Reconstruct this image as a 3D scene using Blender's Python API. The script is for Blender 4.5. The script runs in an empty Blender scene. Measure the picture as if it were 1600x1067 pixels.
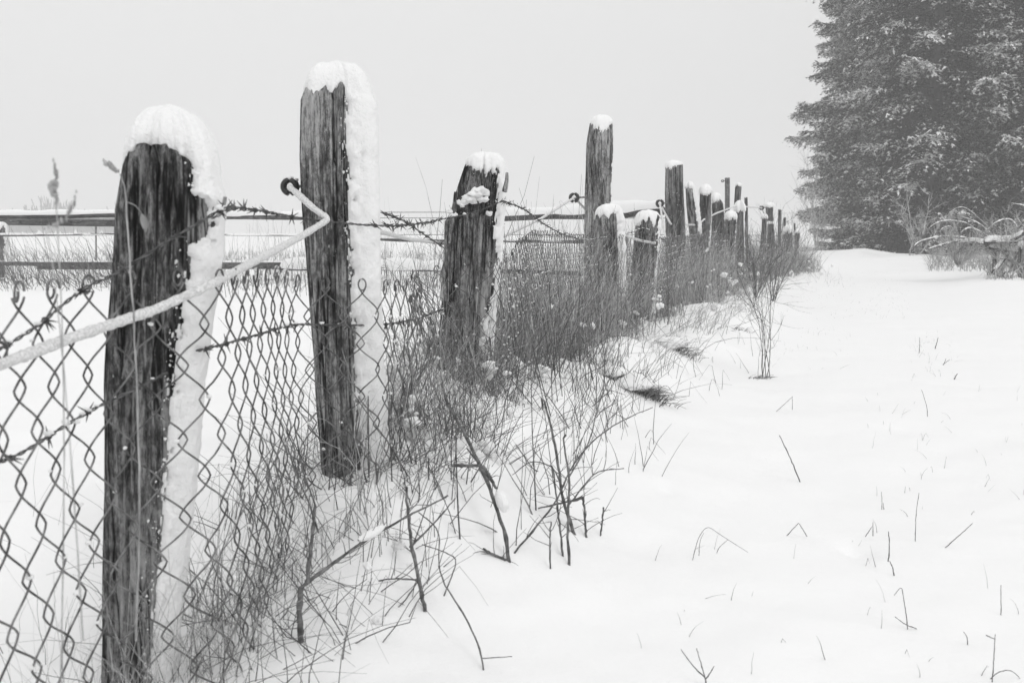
import bpy, math
import numpy as np
from math import radians, sin, cos, pi

# ------------------------------------------------------------------ camera, sky, sun, exposure
sc = bpy.context.scene
CZ = 0.74
PITCH = math.atan(173.5 / 1555.56)
FPX = 1600 * 35 / 36.0

cam_data = bpy.data.cameras.new("camera")
cam_data.lens = 35; cam_data.sensor_width = 36
cam_data.clip_start = 0.02; cam_data.clip_end = 2000
cam_data.dof.use_dof = True
cam_data.dof.focus_distance = 4.2
cam_data.dof.aperture_fstop = 9.0
cam = bpy.data.objects.new("camera", cam_data)
cam.location = (0, 0, CZ)
cam.rotation_euler = (pi / 2 - PITCH, 0, 0)
sc.collection.objects.link(cam)
sc.camera = cam

SUN_EL, SUN_AZ = 48.0, 150.0          # azimuth measured clockwise from +Y (view direction)
world = bpy.data.worlds.new("World"); sc.world = world
world.use_nodes = True
wn, wl = world.node_tree.nodes, world.node_tree.links
wn.clear()
w_out = wn.new("ShaderNodeOutputWorld")
w_bg = wn.new("ShaderNodeBackground"); w_bg.inputs[1].default_value = 0.12
w_sky = wn.new("ShaderNodeTexSky"); w_sky.sky_type = 'NISHITA'
w_sky.sun_disc = False
w_sky.sun_elevation = radians(SUN_EL); w_sky.sun_rotation = radians(SUN_AZ)
w_sky.dust_density = 3.0
w_bw = wn.new("ShaderNodeRGBToBW")
# overcast: the clear sky is mostly replaced by an even cloud layer, a little brighter overhead
w_tc = wn.new("ShaderNodeTexCoord")
w_sep = wn.new("ShaderNodeSeparateXYZ")
w_map = wn.new("ShaderNodeMapRange")
w_map.inputs[1].default_value = 0.0; w_map.inputs[2].default_value = 1.0
w_map.inputs[3].default_value = 5.5; w_map.inputs[4].default_value = 8.2
w_mix = wn.new("ShaderNodeMix"); w_mix.data_type = 'FLOAT'
w_mix.inputs[0].default_value = 0.92
wl.new(w_sky.outputs[0], w_bw.inputs[0])
wl.new(w_tc.outputs['Generated'], w_sep.inputs[0])
wl.new(w_sep.outputs[2], w_map.inputs[0])
wl.new(w_bw.outputs[0], w_mix.inputs[2])
wl.new(w_map.outputs[0], w_mix.inputs[3])
wl.new(w_mix.outputs[0], w_bg.inputs[0])
wl.new(w_bg.outputs[0], w_out.inputs[0])

sun_d = bpy.data.lights.new("sun", 'SUN'); sun_d.energy = 0.6; sun_d.angle = radians(18)
sun_d.color = (1.0, 1.0, 1.0)
sun = bpy.data.objects.new("sun", sun_d); sc.collection.objects.link(sun)
sun.rotation_euler = (radians(90 - SUN_EL), 0, radians(180 - SUN_AZ) + pi * 0)
# a sun lamp shines along its -Z: point it from (az, el) towards the origin
from mathutils import Vector
_d = Vector((sin(radians(SUN_AZ)) * cos(radians(SUN_EL)), cos(radians(SUN_AZ)) * cos(radians(SUN_EL)), sin(radians(SUN_EL))))
sun.rotation_euler = _d.to_track_quat('Z', 'Y').to_euler()

sc.view_settings.view_transform = 'Standard'
sc.view_settings.look = 'None'
sc.view_settings.gamma = 1.0
sc.view_settings.exposure = 0.25
sc.render.engine = 'CYCLES'
sc.cycles.max_bounces = 6
sc.cycles.volume_bounces = 1
sc.cycles.use_denoising = True

# ------------------------------------------------------------------ helpers
rng = np.random.default_rng(11)

def P(px, py, Y):
    """point at depth Y (metres ahead) seen at pixel px, py of the 1600 px wide picture"""
    h = (px - 800.0) / FPX; v = (533.5 - py) / FPX
    t = Y / (v * sin(PITCH) + cos(PITCH))
    return np.array([h * t, Y, CZ + t * (v * cos(PITCH) - sin(PITCH))])

_tab = np.random.default_rng(5).random((4096,))
def _h(i, j, k):
    return _tab[(i * 73856093 ^ j * 19349663 ^ k * 83492791) & 4095]
def noise(x, y=0.0, z=0.0):
    """value noise in -1..1"""
    x, y, z = np.broadcast_arrays(np.asarray(x, float), np.asarray(y, float), np.asarray(z, float))
    xi, yi, zi = np.floor(x).astype(np.int64), np.floor(y).astype(np.int64), np.floor(z).astype(np.int64)
    fx, fy, fz = x - xi, y - yi, z - zi
    fx, fy, fz = [f * f * (3 - 2 * f) for f in (fx, fy, fz)]
    r = 0
    for a in (0, 1):
        for b in (0, 1):
            for c in (0, 1):
                w = (fx if a else 1 - fx) * (fy if b else 1 - fy) * (fz if c else 1 - fz)
                r = r + w * _h(xi + a, yi + b, zi + c)
    return r * 2 - 1
def fbm(x, y=0.0, z=0.0, o=3):
    x, y, z = np.asarray(x, float), np.asarray(y, float), np.asarray(z, float)
    s, a, n = 0, 1.0, 0
    for i in range(o):
        s = s + a * noise(x * 2 ** i + 17 * i, y * 2 ** i + 5 * i, z * 2 ** i + 9 * i); n += a; a *= 0.5
    return s / n
def smooth(e0, e1, x):
    t = np.clip((x - e0) / (e1 - e0), 0, 1)
    return t * t * (3 - 2 * t)

class MB:
    def __init__(self): self.v = []; self.f = []; self.t = []; self.n = 0
    def quads(self, v, f):
        v = np.asarray(v, float).reshape(-1, 3)
        self.f.append(np.asarray(f, np.int64).reshape(-1, 4) + self.n); self.v.append(v); self.n += len(v)
    def tris(self, v, f):
        v = np.asarray(v, float).reshape(-1, 3)
        self.t.append(np.asarray(f, np.int64).reshape(-1, 3) + self.n); self.v.append(v); self.n += len(v)
    def build(self, name, mat, parent=None, smooth_=True, origin=None):
        v = np.concatenate(self.v) if self.v else np.zeros((0, 3))
        if origin is not None: v = v - np.asarray(origin)
        q = np.concatenate(self.f) if self.f else np.zeros((0, 4), np.int64)
        t = np.concatenate(self.t) if self.t else np.zeros((0, 3), np.int64)
        me = bpy.data.meshes.new(name)
        me.vertices.add(len(v)); me.vertices.foreach_set("co", v.astype(np.float32).ravel())
        nl = len(q) * 4 + len(t) * 3
        me.loops.add(nl)
        me.loops.foreach_set("vertex_index", np.concatenate([q.ravel(), t.ravel()]).astype(np.int32))
        me.polygons.add(len(q) + len(t))
        st = np.concatenate([np.arange(len(q)) * 4, len(q) * 4 + np.arange(len(t)) * 3])
        me.polygons.foreach_set("loop_start", st.astype(np.int32))
        me.polygons.foreach_set("use_smooth", np.full(len(q) + len(t), smooth_, bool))
        me.update(calc_edges=True); me.validate()
        me.materials.append(mat)
        o = bpy.data.objects.new(name, me); sc.collection.objects.link(o)
        if origin is not None and parent is None: o.location = origin
        if parent is not None: o.parent = parent
        return o

def tubes(mb, Pt, R, sides=5, cap=True):
    """Pt (n,k,3) centre lines, R scalar / (n,) / (n,k)"""
    Pt = np.asarray(Pt, float)
    if Pt.ndim == 2: Pt = Pt[None]
    n, k, _ = Pt.shape
    R = np.asarray(R, float)
    if R.ndim == 1 and R.shape[0] == k and n == 1: R = R[None]
    elif R.ndim == 1: R = R[:, None]
    R = np.broadcast_to(R, (n, k))
    T = np.gradient(Pt, axis=1)
    T /= np.linalg.norm(T, axis=2, keepdims=True) + 1e-12
    m = np.abs(Pt[:, -1] - Pt[:, 0]); ax = np.argmin(m, axis=1)
    ref = np.eye(3)[ax][:, None, :]
    A = np.cross(T, np.broadcast_to(ref, T.shape)); A /= np.linalg.norm(A, axis=2, keepdims=True) + 1e-12
    B = np.cross(T, A)
    an = np.arange(sides) * 2 * pi / sides
    V = Pt[:, :, None, :] + R[:, :, None, None] * (A[:, :, None, :] * np.cos(an)[None, None, :, None] + B[:, :, None, :] * np.sin(an)[None, None, :, None])
    idx = np.arange(n * k * sides).reshape(n, k, sides)
    a = idx[:, :-1]; b = idx[:, 1:]
    F = np.stack([a, np.roll(a, -1, axis=2), np.roll(b, -1, axis=2), b], axis=-1)
    mb.quads(V.reshape(-1, 3), F.reshape(-1, 4))

_g = (1 + 5 ** .5) / 2
ICO_V = np.array([(-1, _g, 0), (1, _g, 0), (-1, -_g, 0), (1, -_g, 0), (0, -1, _g), (0, 1, _g), (0, -1, -_g), (0, 1, -_g), (_g, 0, -1), (_g, 0, 1), (-_g, 0, -1), (-_g, 0, 1)]) / math.sqrt(1 + _g * _g)
ICO_F = np.array([(0, 11, 5), (0, 5, 1), (0, 1, 7), (0, 7, 10), (0, 10, 11), (1, 5, 9), (5, 11, 4), (11, 10, 2), (10, 7, 6), (7, 1, 8), (3, 9, 4), (3, 4, 2), (3, 2, 6), (3, 6, 8), (3, 8, 9), (4, 9, 5), (2, 4, 11), (6, 2, 10), (8, 6, 7), (9, 8, 1)])
def blobs(mb, C, R, squash=(1, 1, 1), jit=0.25):
    C = np.asarray(C, float).reshape(-1, 3); n = len(C)
    if n == 0: return
    R = np.broadcast_to(np.asarray(R, float), (n,))
    j = 1 + jit * (rng.random((n, 12, 1)) * 2 - 1)
    V = C[:, None, :] + ICO_V[None] * j * R[:, None, None] * np.asarray(squash)[None, None, :]
    F = ICO_F[None] + (np.arange(n) * 12)[:, None, None]
    mb.tris(V.reshape(-1, 3), F.reshape(-1, 3))

import bmesh
_b = bmesh.new(); bmesh.ops.create_icosphere(_b, subdivisions=3, radius=1.0)
SPH_V = np.array([v.co[:] for v in _b.verts]); SPH_F = np.array([[v.index for v in f.verts] for f in _b.faces]); _b.free()
def lumpy(mb, C, R, squash=(1, 1, 1), amp=.75, rnd=True):
    """noisy rounded lumps of snow"""
    for i, (c, r) in enumerate(zip(C, R)):
        V0 = SPH_V
        k = V0 * (1 + amp * 1.15 * fbm(V0[:, 0] * 1.7 + i * 3.7, V0[:, 1] * 1.7, V0[:, 2] * 1.7 + i, 3)[:, None])
        if rnd:
            k[:, 2] *= rng.uniform(.6, 1.5)
            tl = rng.normal(0, .6); k = np.c_[k[:, 0] * cos(tl) - k[:, 2] * sin(tl), k[:, 1], k[:, 0] * sin(tl) + k[:, 2] * cos(tl)]
            a = rng.uniform(0, 2 * pi); e = rng.uniform(.6, 1.5)
            k = np.c_[k[:, 0] * cos(a) * e - k[:, 1] * sin(a), k[:, 0] * sin(a) * e + k[:, 1] * cos(a), k[:, 2]]
        mb.tris(np.asarray(c) + k * r * np.asarray(squash), SPH_F)

def spline(pts, n):
    """Catmull-Rom through pts -> n points"""
    pts = np.asarray(pts, float)
    if len(pts) == 2: return pts[0] + (pts[1] - pts[0]) * np.linspace(0, 1, n)[:, None]
    p = np.vstack([2 * pts[0] - pts[1], pts, 2 * pts[-1] - pts[-2]])
    L = np.concatenate([[0], np.cumsum(np.linalg.norm(np.diff(pts, axis=0), axis=1))])
    s = np.linspace(0, L[-1], n); seg = np.clip(np.searchsorted(L, s, side='right') - 1, 0, len(pts) - 2)
    u = ((s - L[seg]) / (L[seg + 1] - L[seg] + 1e-12))[:, None]
    a, b, c, d = p[seg], p[seg + 1], p[seg + 2], p[seg + 3]
    return 0.5 * ((2 * b) + (-a + c) * u + (2 * a - 5 * b + 4 * c - d) * u ** 2 + (-a + 3 * b - 3 * c + d) * u ** 3)

def tag(o, label=None, cat=None, group=None, kind=None):
    if label: o["label"] = label
    if cat: o["category"] = cat
    if group: o["group"] = group
    if kind: o["kind"] = kind
    return o
def empty(name, loc=(0, 0, 0)):
    o = bpy.data.objects.new(name, None); o.empty_display_size = 0.1
    sc.collection.objects.link(o); o.location = loc
    return o

# ------------------------------------------------------------------ materials (all neutral greys: a winter day in black and white)
def mat(name, base=None, rough=0.8, spec=0.3):
    m = bpy.data.materials.new(name); m.use_nodes = True
    b = m.node_tree.nodes["Principled BSDF"]
    b.inputs["Roughness"].default_value = rough
    b.inputs["Specular IOR Level"].default_value = spec
    if base is not None: b.inputs["Base Color"].default_value = (base, base, base, 1)
    return m, m.node_tree.nodes, m.node_tree.links, b
def nz(n, l, scale, detail=4, rough=0.6, vec=None, stretch=None, coord='Object'):
    t = n.new("ShaderNodeTexNoise"); t.inputs["Scale"].default_value = scale
    t.inputs["Detail"].default_value = detail; t.inputs["Roughness"].default_value = rough
    tc = n.new("ShaderNodeTexCoord"); mp = n.new("ShaderNodeMapping")
    l.new(tc.outputs[coord], mp.inputs[0]); l.new(mp.outputs[0], t.inputs["Vector"])
    if stretch: mp.inputs["Scale"].default_value = stretch
    return t
def ramp(n, l, src, stops):
    r = n.new("ShaderNodeValToRGB")
    while len(r.color_ramp.elements) < len(stops): r.color_ramp.elements.new(0.5)
    for e, (p, c) in zip(r.color_ramp.elements, stops):
        e.position = p; e.color = (c, c, c, 1)
    l.new(src, r.inputs[0]); return r
def bump(n, l, h, b, strength, dist, prev=None):
    bp = n.new("ShaderNodeBump"); bp.inputs["Strength"].default_value = strength; bp.inputs["Distance"].default_value = dist
    l.new(h, bp.inputs["Height"])
    if prev: l.new(prev.outputs[0], bp.inputs["Normal"])
    l.new(bp.outputs[0], b.inputs["Normal"]); return bp

def snow_mat(name, base, s1, s2, st=0.35):
    m, n, l, b = mat(name, base, 0.75, 0.2)
    a = nz(n, l, s1, 5, 0.65); c = nz(n, l, s2, 3, 0.7)
    p = bump(n, l, a.outputs[0], b, st, 0.01); bump(n, l, c.outputs[0], b, st, 0.002, p)
    return m
M_ground = snow_mat("ground_snow", 0.86, 7, 110, 0.45)
M_snow = snow_mat("settled_snow", 0.88, 45, 240, 0.9)
M_frost = snow_mat("frost", 0.9, 60, 400, 0.3)

def wood_mat(name, dark, mid, light, sc_=1.0, frost=0.66):
    m, n, l, b = mat(name, None, 0.9, 0.15)
    g = nz(n, l, 120 * sc_, 12, 0.85, stretch=(1, 1, 0.035))
    g2 = nz(n, l, 10 * sc_, 5, 0.7, stretch=(1, 1, 0.22))
    g3 = nz(n, l, 95 * sc_, 8, 0.8, stretch=(1, 1, 0.40))
    a1 = n.new("ShaderNodeMath"); a1.operation = 'MULTIPLY_ADD'
    l.new(g2.outputs[0], a1.inputs[0]); a1.inputs[1].default_value = 0.75; l.new(g.outputs[0], a1.inputs[2])
    mx = n.new("ShaderNodeMath"); mx.operation = 'MULTIPLY_ADD'
    l.new(g3.outputs[0], mx.inputs[0]); mx.inputs[1].default_value = 0.62; l.new(a1.outputs[0], mx.inputs[2])
    r0 = n.new("ShaderNodeMapRange"); r0.inputs[1].default_value = .98; r0.inputs[2].default_value = 1.40
    l.new(mx.outputs[0], r0.inputs[0])
    rA = ramp(n, l, r0.outputs[0], [(0.10, dark), (0.40, mid), (0.68, light), (1.0, light * 1.35)])
    # drying cracks: thin dark lines where a stretched noise crosses its middle value
    ck = nz(n, l, 20 * sc_, 3, 0.6, stretch=(1, 1, 0.06))
    sb = n.new("ShaderNodeMath"); sb.operation = 'SUBTRACT'; l.new(ck.outputs[0], sb.inputs[0]); sb.inputs[1].default_value = .5
    ab = n.new("ShaderNodeMath"); ab.operation = 'ABSOLUTE'; l.new(sb.outputs[0], ab.inputs[0])
    cr = ramp(n, l, ab.outputs[0], [(0.008, 0.12), (0.030, 1.0)])
    r = n.new("ShaderNodeMix"); r.data_type = 'RGBA'; r.blend_type = 'MULTIPLY'; r.inputs[0].default_value = 1
    l.new(rA.outputs[0], r.inputs[6]); l.new(cr.outputs[0], r.inputs[7])
    hh = n.new("ShaderNodeMath"); hh.operation = 'MULTIPLY_ADD'; l.new(cr.outputs[0], hh.inputs[0]); hh.inputs[1].default_value = .6; l.new(mx.outputs[0], hh.inputs[2])
    f1 = nz(n, l, 160 * sc_, 3, 0.6, stretch=(1, 1, 0.5)); f2 = nz(n, l, 9 * sc_, 3, 0.6)
    ml = n.new("ShaderNodeMath"); ml.operation = 'MULTIPLY_ADD'
    l.new(f2.outputs[0], ml.inputs[0]); ml.inputs[1].default_value = 0.35; l.new(f1.outputs[0], ml.inputs[2])
    fr = ramp(n, l, ml.outputs[0], [(frost + 0.14, 0.0), (frost + 0.22, 1.0)])
    mixc = n.new("ShaderNodeMix"); mixc.data_type = 'RGBA'
    l.new(fr.outputs[0], mixc.inputs[0]); l.new(r.outputs[2], mixc.inputs[6]); mixc.inputs[7].default_value = (0.8, 0.8, 0.8, 1)
    l.new(mixc.outputs[2], b.inputs["Base Color"])
    p = bump(n, l, hh.outputs[0], b, 1.0, 0.010); bump(n, l, fr.outputs[0], b, 0.4, 0.002, p)
    return m
M_wood = wood_mat("weathered_wood", 0.018, 0.10, 0.40, 1.0, .74)
M_wood_pale = wood_mat("pale_weathered_wood", 0.024, 0.15, 0.52, 1.0, .73)
M_wood_far = wood_mat("distant_wood", 0.025, 0.10, 0.26, 0.6, 0.70)
M_rail = wood_mat("rail_wood", 0.03, 0.06, 0.13, 0.5, .7)
for _n in M_rail.node_tree.nodes:
    if _n.type == 'MAPPING': _n.inputs["Scale"].default_value = (0.15, 1, 1)

def speckle_mat(name, a, b_, scale, rough=0.7):
    m, n, l, b = mat(name, None, rough, 0.2)
    t = nz(n, l, scale, 3, 0.7)
    r = ramp(n, l, t.outputs[0], [(0.38, a), (0.64, b_)])
    l.new(r.outputs[0], b.inputs["Base Color"])
    return m
M_wire = speckle_mat("galvanised_wire", 0.055, 0.22, 35, 0.55)
M_barb = speckle_mat("rusty_wire", 0.04, 0.16, 60)
M_rope = speckle_mat("frosted_rope", 0.5, 0.78, 260)
M_grass = speckle_mat("dry_grass", 0.16, 0.52, 9)
M_grass_frost = speckle_mat("frosted_grass", 0.18, 0.7, 14)
M_grass_dark = speckle_mat("dark_dry_stems", 0.05, 0.22, 12)
M_twig = speckle_mat("twig_bark", 0.05, 0.2, 50)
M_twig_frost = speckle_mat("frosted_twigs", 0.12, 0.6, 6)
M_needle = speckle_mat("spruce_needles", 0.02, 0.055, 1.5)
M_bark = speckle_mat("spruce_bark", 0.03, 0.08, 6)
M_black, _, _, _ = mat("black_plastic", 0.02, 0.35, 0.5)

# ------------------------------------------------------------------ lie of the land
FY = np.array([-3, 0.8, 1.6, 2.35, 3.7, 6.8, 7.7, 11.5, 13.4, 15.5, 18, 24, 40])
FX = np.array([-.95, -.70, -.62, -.43, -.18, .66, 1.04, 2.23, 2.9, 4.0, 5.15, 8, 15])
def fence_x(y): return np.interp(y, FY, FX)
BUMPS = [  # px-derived hummocks on the verge: x, y, height, sx, sy
    (0.60, 5.1, 0.13, .20, .32), (0.88, 5.9, 0.10, .20, .3), (1.25, 6.7, .10, .25, .35), (1.2, 5.45, 0.0, .2, .2),
    (-.36, 2.55, .07, .14, .16), (-.34, 3.3, .14, .11, .16), (-.22, 2.25, .05, .12, .12), (0.0, 3.1, .06, .16, .2),
    (-.35, 2.13, .05, .13, .06), (-.25, 2.9, .10, .07, .09), (-.12, 2.6, .05, .09, .08), (-.30, 2.0, .04, .08, .08), (.91, 2.56, -.028, .05, .07), (.475, 2.98, -.02, .04, .05), (1.35, 3.4, -.02, .3, .25), (2.3, 4.6, .03, .5, .4), (1.75, 8.2, .1, .3, .5), (2.6, 10.2, .1, .3, .6), (.35, 4.3, .06, .25, .25), (.18, 3.55, .05, .2, .2)]
def height(x, y):
    x, y = np.asarray(x, float), np.asarray(y, float)
    s = (x - fence_x(y)) * 0.95
    h = -0.10 * smooth(0.15, 1.3, s) + 0.04 * np.exp(-((s - .1) / .35) ** 2) * smooth(1.8, 2.6, y)
    h = h + 0.15 * smooth(1.75, 2.3, y) * smooth(6.4, 3.9, y) * np.where(s > 0, np.exp(-(s / .42) ** 2), np.exp(-(s / 1.1) ** 2))
    h = h + 0.28 * np.exp(-((x - 9.6) / 2.6) ** 2 - ((y - 25) / 5.0) ** 2)
    h = h + .09 * fbm(x * 1.1, y * .8, 41, 3) * np.exp(-((x - 9.6) / 3.0) ** 2 - ((y - 24) / 3.0) ** 2)
    h = h + 0.17 * smooth(2.2, 3.7, s) * smooth(8, 13, y)
    h = h - .035 * smooth(1.85, 1.6, y) * np.exp(-(s / .5) ** 2)
    h = h + .028 * fbm(x * 5.5, y * 5.5, 21, 3) * np.exp(-((s - .12) / .25) ** 2) * smooth(1.6, 2.0, y) * smooth(8, 5, y)
    h = h + .055 * fbm(x * 1.6 + y * .5, y * 3.6, 31, 3) * np.exp(-((s - .35) / .4) ** 2) * smooth(3.0, 4.2, y) * smooth(16, 9, y)
    near = np.exp(-((s - .25) / .55) ** 2)
    h = h + near * 0.035 * fbm(x * 3.1, y * 3.1, 0, 3) * smooth(30, 12, y)
    h = h + 0.028 * fbm(x * .9 + 4, y * .9, 3, 3) + 0.013 * fbm(x * 3, y * 4.5, 7, 3)
    h = h + 0.05 * fbm(x * .12, y * .12, 9, 2) * smooth(6, 20, np.hypot(x, y))
    for bx, by, bh, sx, sy in BUMPS:
        h = h + bh * np.exp(-((x - bx) / sx) ** 2 - ((y - by) / sy) ** 2)
    # hollow thrown up round the foot of the near posts
    return h
def G(px, py):
    """ground point under a pixel"""
    h = (px - 800.0) / FPX; v = (533.5 - py) / FPX
    d = np.array([h, v * sin(PITCH) + cos(PITCH), v * cos(PITCH) - sin(PITCH)])
    t = 0.6 * 1.004 ** np.arange(1200)
    p = d[None] * t[:, None] + (0, 0, CZ)
    below = p[:, 2] < height(p[:, 0], p[:, 1])
    i = int(np.argmax(below)) if below.any() else len(t) - 1
    hi = t[i]
    return d * hi + (0, 0, CZ)

def build_ground():
    a = np.concatenate([np.linspace(-180, -46, 60)[:-1], np.linspace(-46, 46, 520), np.linspace(46, 180, 60)[1:]])
    r = 0.12 * 1.0125 ** np.arange(0, 620); r = np.concatenate([[0.0], r[r < 330]])
    A, R = np.meshgrid(np.radians(a), r, indexing='ij')
    X = R * np.sin(A); Y = R * np.cos(A)
    Z = height(X, Y)
    na, nr = A.shape
    idx = np.arange(na * nr).reshape(na, nr)
    F = np.stack([idx[:-1, :-1], idx[1:, :-1], idx[1:, 1:], idx[:-1, 1:]], -1).reshape(-1, 4)[:, ::-1]
    mb = MB(); mb.quads(np.stack([X, Y, Z], -1).reshape(-1, 3), F)
    o = mb.build("snow_ground", M_ground)
    tag(o, "snow covered field, verge and track", None, None, "structure")
build_ground()

# ------------------------------------------------------------------ posts
def post_shape(levels, d, seed, n_exp, psi, depth_k, groove, jag, na=110, nv=150, base_z=-0.12, topdir=None, crown=0.0):
    """levels: (py, xl, xr) outline of the wood from top to bottom. Returns S(phi, v) for v in 0..2 (1..2 = top face)."""
    rows = []
    for py, xl, xr in levels:
        a = P(xl, py, d); b = P(xr, py, d)
        rows.append(((a[2] + b[2]) / 2, (a[0] + b[0]) / 2, abs(b[0] - a[0]) / 2))
    rows.sort()
    rows = np.array(rows)
    if rows[0, 0] > base_z: rows = np.vstack([[base_z, rows[0, 1] + (rows[0, 1] - rows[1, 1]) * .3, rows[0, 2]], rows])
    ztop = rows[-1, 0]
    ph = np.linspace(0, 2 * pi, na, endpoint=False)
    c, s_ = np.cos(ph - psi), np.sin(ph - psi)
    rr = (np.abs(c) ** n_exp + np.abs(s_) ** n_exp) ** (-1 / n_exp)
    rr *= 1 + 0.05 * noise(np.cos(ph) * 1.7 + seed, np.sin(ph) * 1.7, seed)
    mx = (np.max(rr * np.cos(ph)) - np.min(rr * np.cos(ph))) / 2
    rr /= mx
    return dict(rows=rows, ph=ph, rr=rr, ztop=ztop, z0=rows[0, 0], d=d, seed=seed, k=depth_k, groove=groove, jag=jag, nv=nv, na=na, topdir=topdir, crown=crown)

def top_z(S, x, y, R):
    sd = S['seed']
    z = S['ztop'] + S['jag'] * (0.7 * noise(x / R * 2.2 + sd, y / R * 2.2, sd) + 0.5 * noise(x / R * 6 + sd, y / R * 6, sd + 3) - .35)
    if S['topdir'] is not None:
        ang, sl = S['topdir']; z = z + sl * (x * cos(ang) + y * sin(ang)) - abs(sl) * R * .8
    return z - S['crown'] * np.clip((x * x) / (R * R), 0, 1.2)

def surf(S, v, plain=False):
    """grid of points for parameters v (array, 0..1 side, 1..2 top)"""
    ph, rr, sd = S['ph'], S['rr'], S['seed']
    rows = S['rows']
    PH, V = np.meshgrid(ph, v, indexing='ij'); RR = rr[:, None] * np.ones_like(V)
    Rt = rows[-1, 2]
    rho = np.where(V > 1, 2 - V, 1.0)
    cx, sy = np.cos(PH), np.sin(PH)
    xt, yt = RR * cx * Rt, RR * sy * Rt * S['k']
    zt = top_z(S, xt * rho, yt * rho, Rt)
    z = np.where(V > 1, zt, S['z0'] + V * (zt - S['z0']))
    zc = np.minimum(z, S['ztop'])
    cxm = np.interp(zc, rows[:, 0], rows[:, 1]); hw = np.interp(zc, rows[:, 0], rows[:, 2])
    g = S['groove']
    wob = 0.25 * noise(z * 3, 0, sd)
    gv = (0.6 * np.abs(noise(cx * 5 + sd, sy * 5 + wob, z * 1.3)) + 0.4 * np.abs(noise(cx * 13 + sd, sy * 13 + wob, z * 2.2 + 5)) + 0.25 * noise(cx * 26, sy * 26 + wob, z * 6))
    lump = 0.06 * noise(cx * 1.2 + sd, sy * 1.2, z * 3.5)
    m_ = (1 - g * (0.55 - gv)) * (1 + lump)
    # deep drying cracks
    crk = np.zeros_like(z)
    for j in range(9):
        a0 = (_tab[(sd * 7 + j * 131) % 4096]) * 2 * pi
        dd = np.abs((PH - a0 - 0.12 * noise(z * 2.5, j, sd) + pi) % (2 * pi) - pi)
        crk = crk + np.exp(-(dd / (0.03 + .02 * (j % 2))) ** 2) * smooth(0, .15, noise(z * 1.5 + j * 9, sd) + .35)
    m_ = m_ - min(.24, g * 1.3) * np.clip(crk, 0, 1)
    if plain: m_ = 1 + lump * .6
    x = cxm + RR * cx * hw * m_ * rho
    y = S['d'] + RR * sy * hw * S['k'] * m_ * rho
    return np.stack([x, y, z], -1), PH, V, z, rho

def grid_faces(na, nv, keep=None):
    idx = np.arange(na * nv).reshape(na, nv)
    a = idx; b = np.roll(idx, -1, axis=0)
    F = np.stack([a[:, :-1], b[:, :-1], b[:, 1:], a[:, 1:]], -1)
    if keep is not None: F = F[keep]
    return F.reshape(-1, 4)

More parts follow.
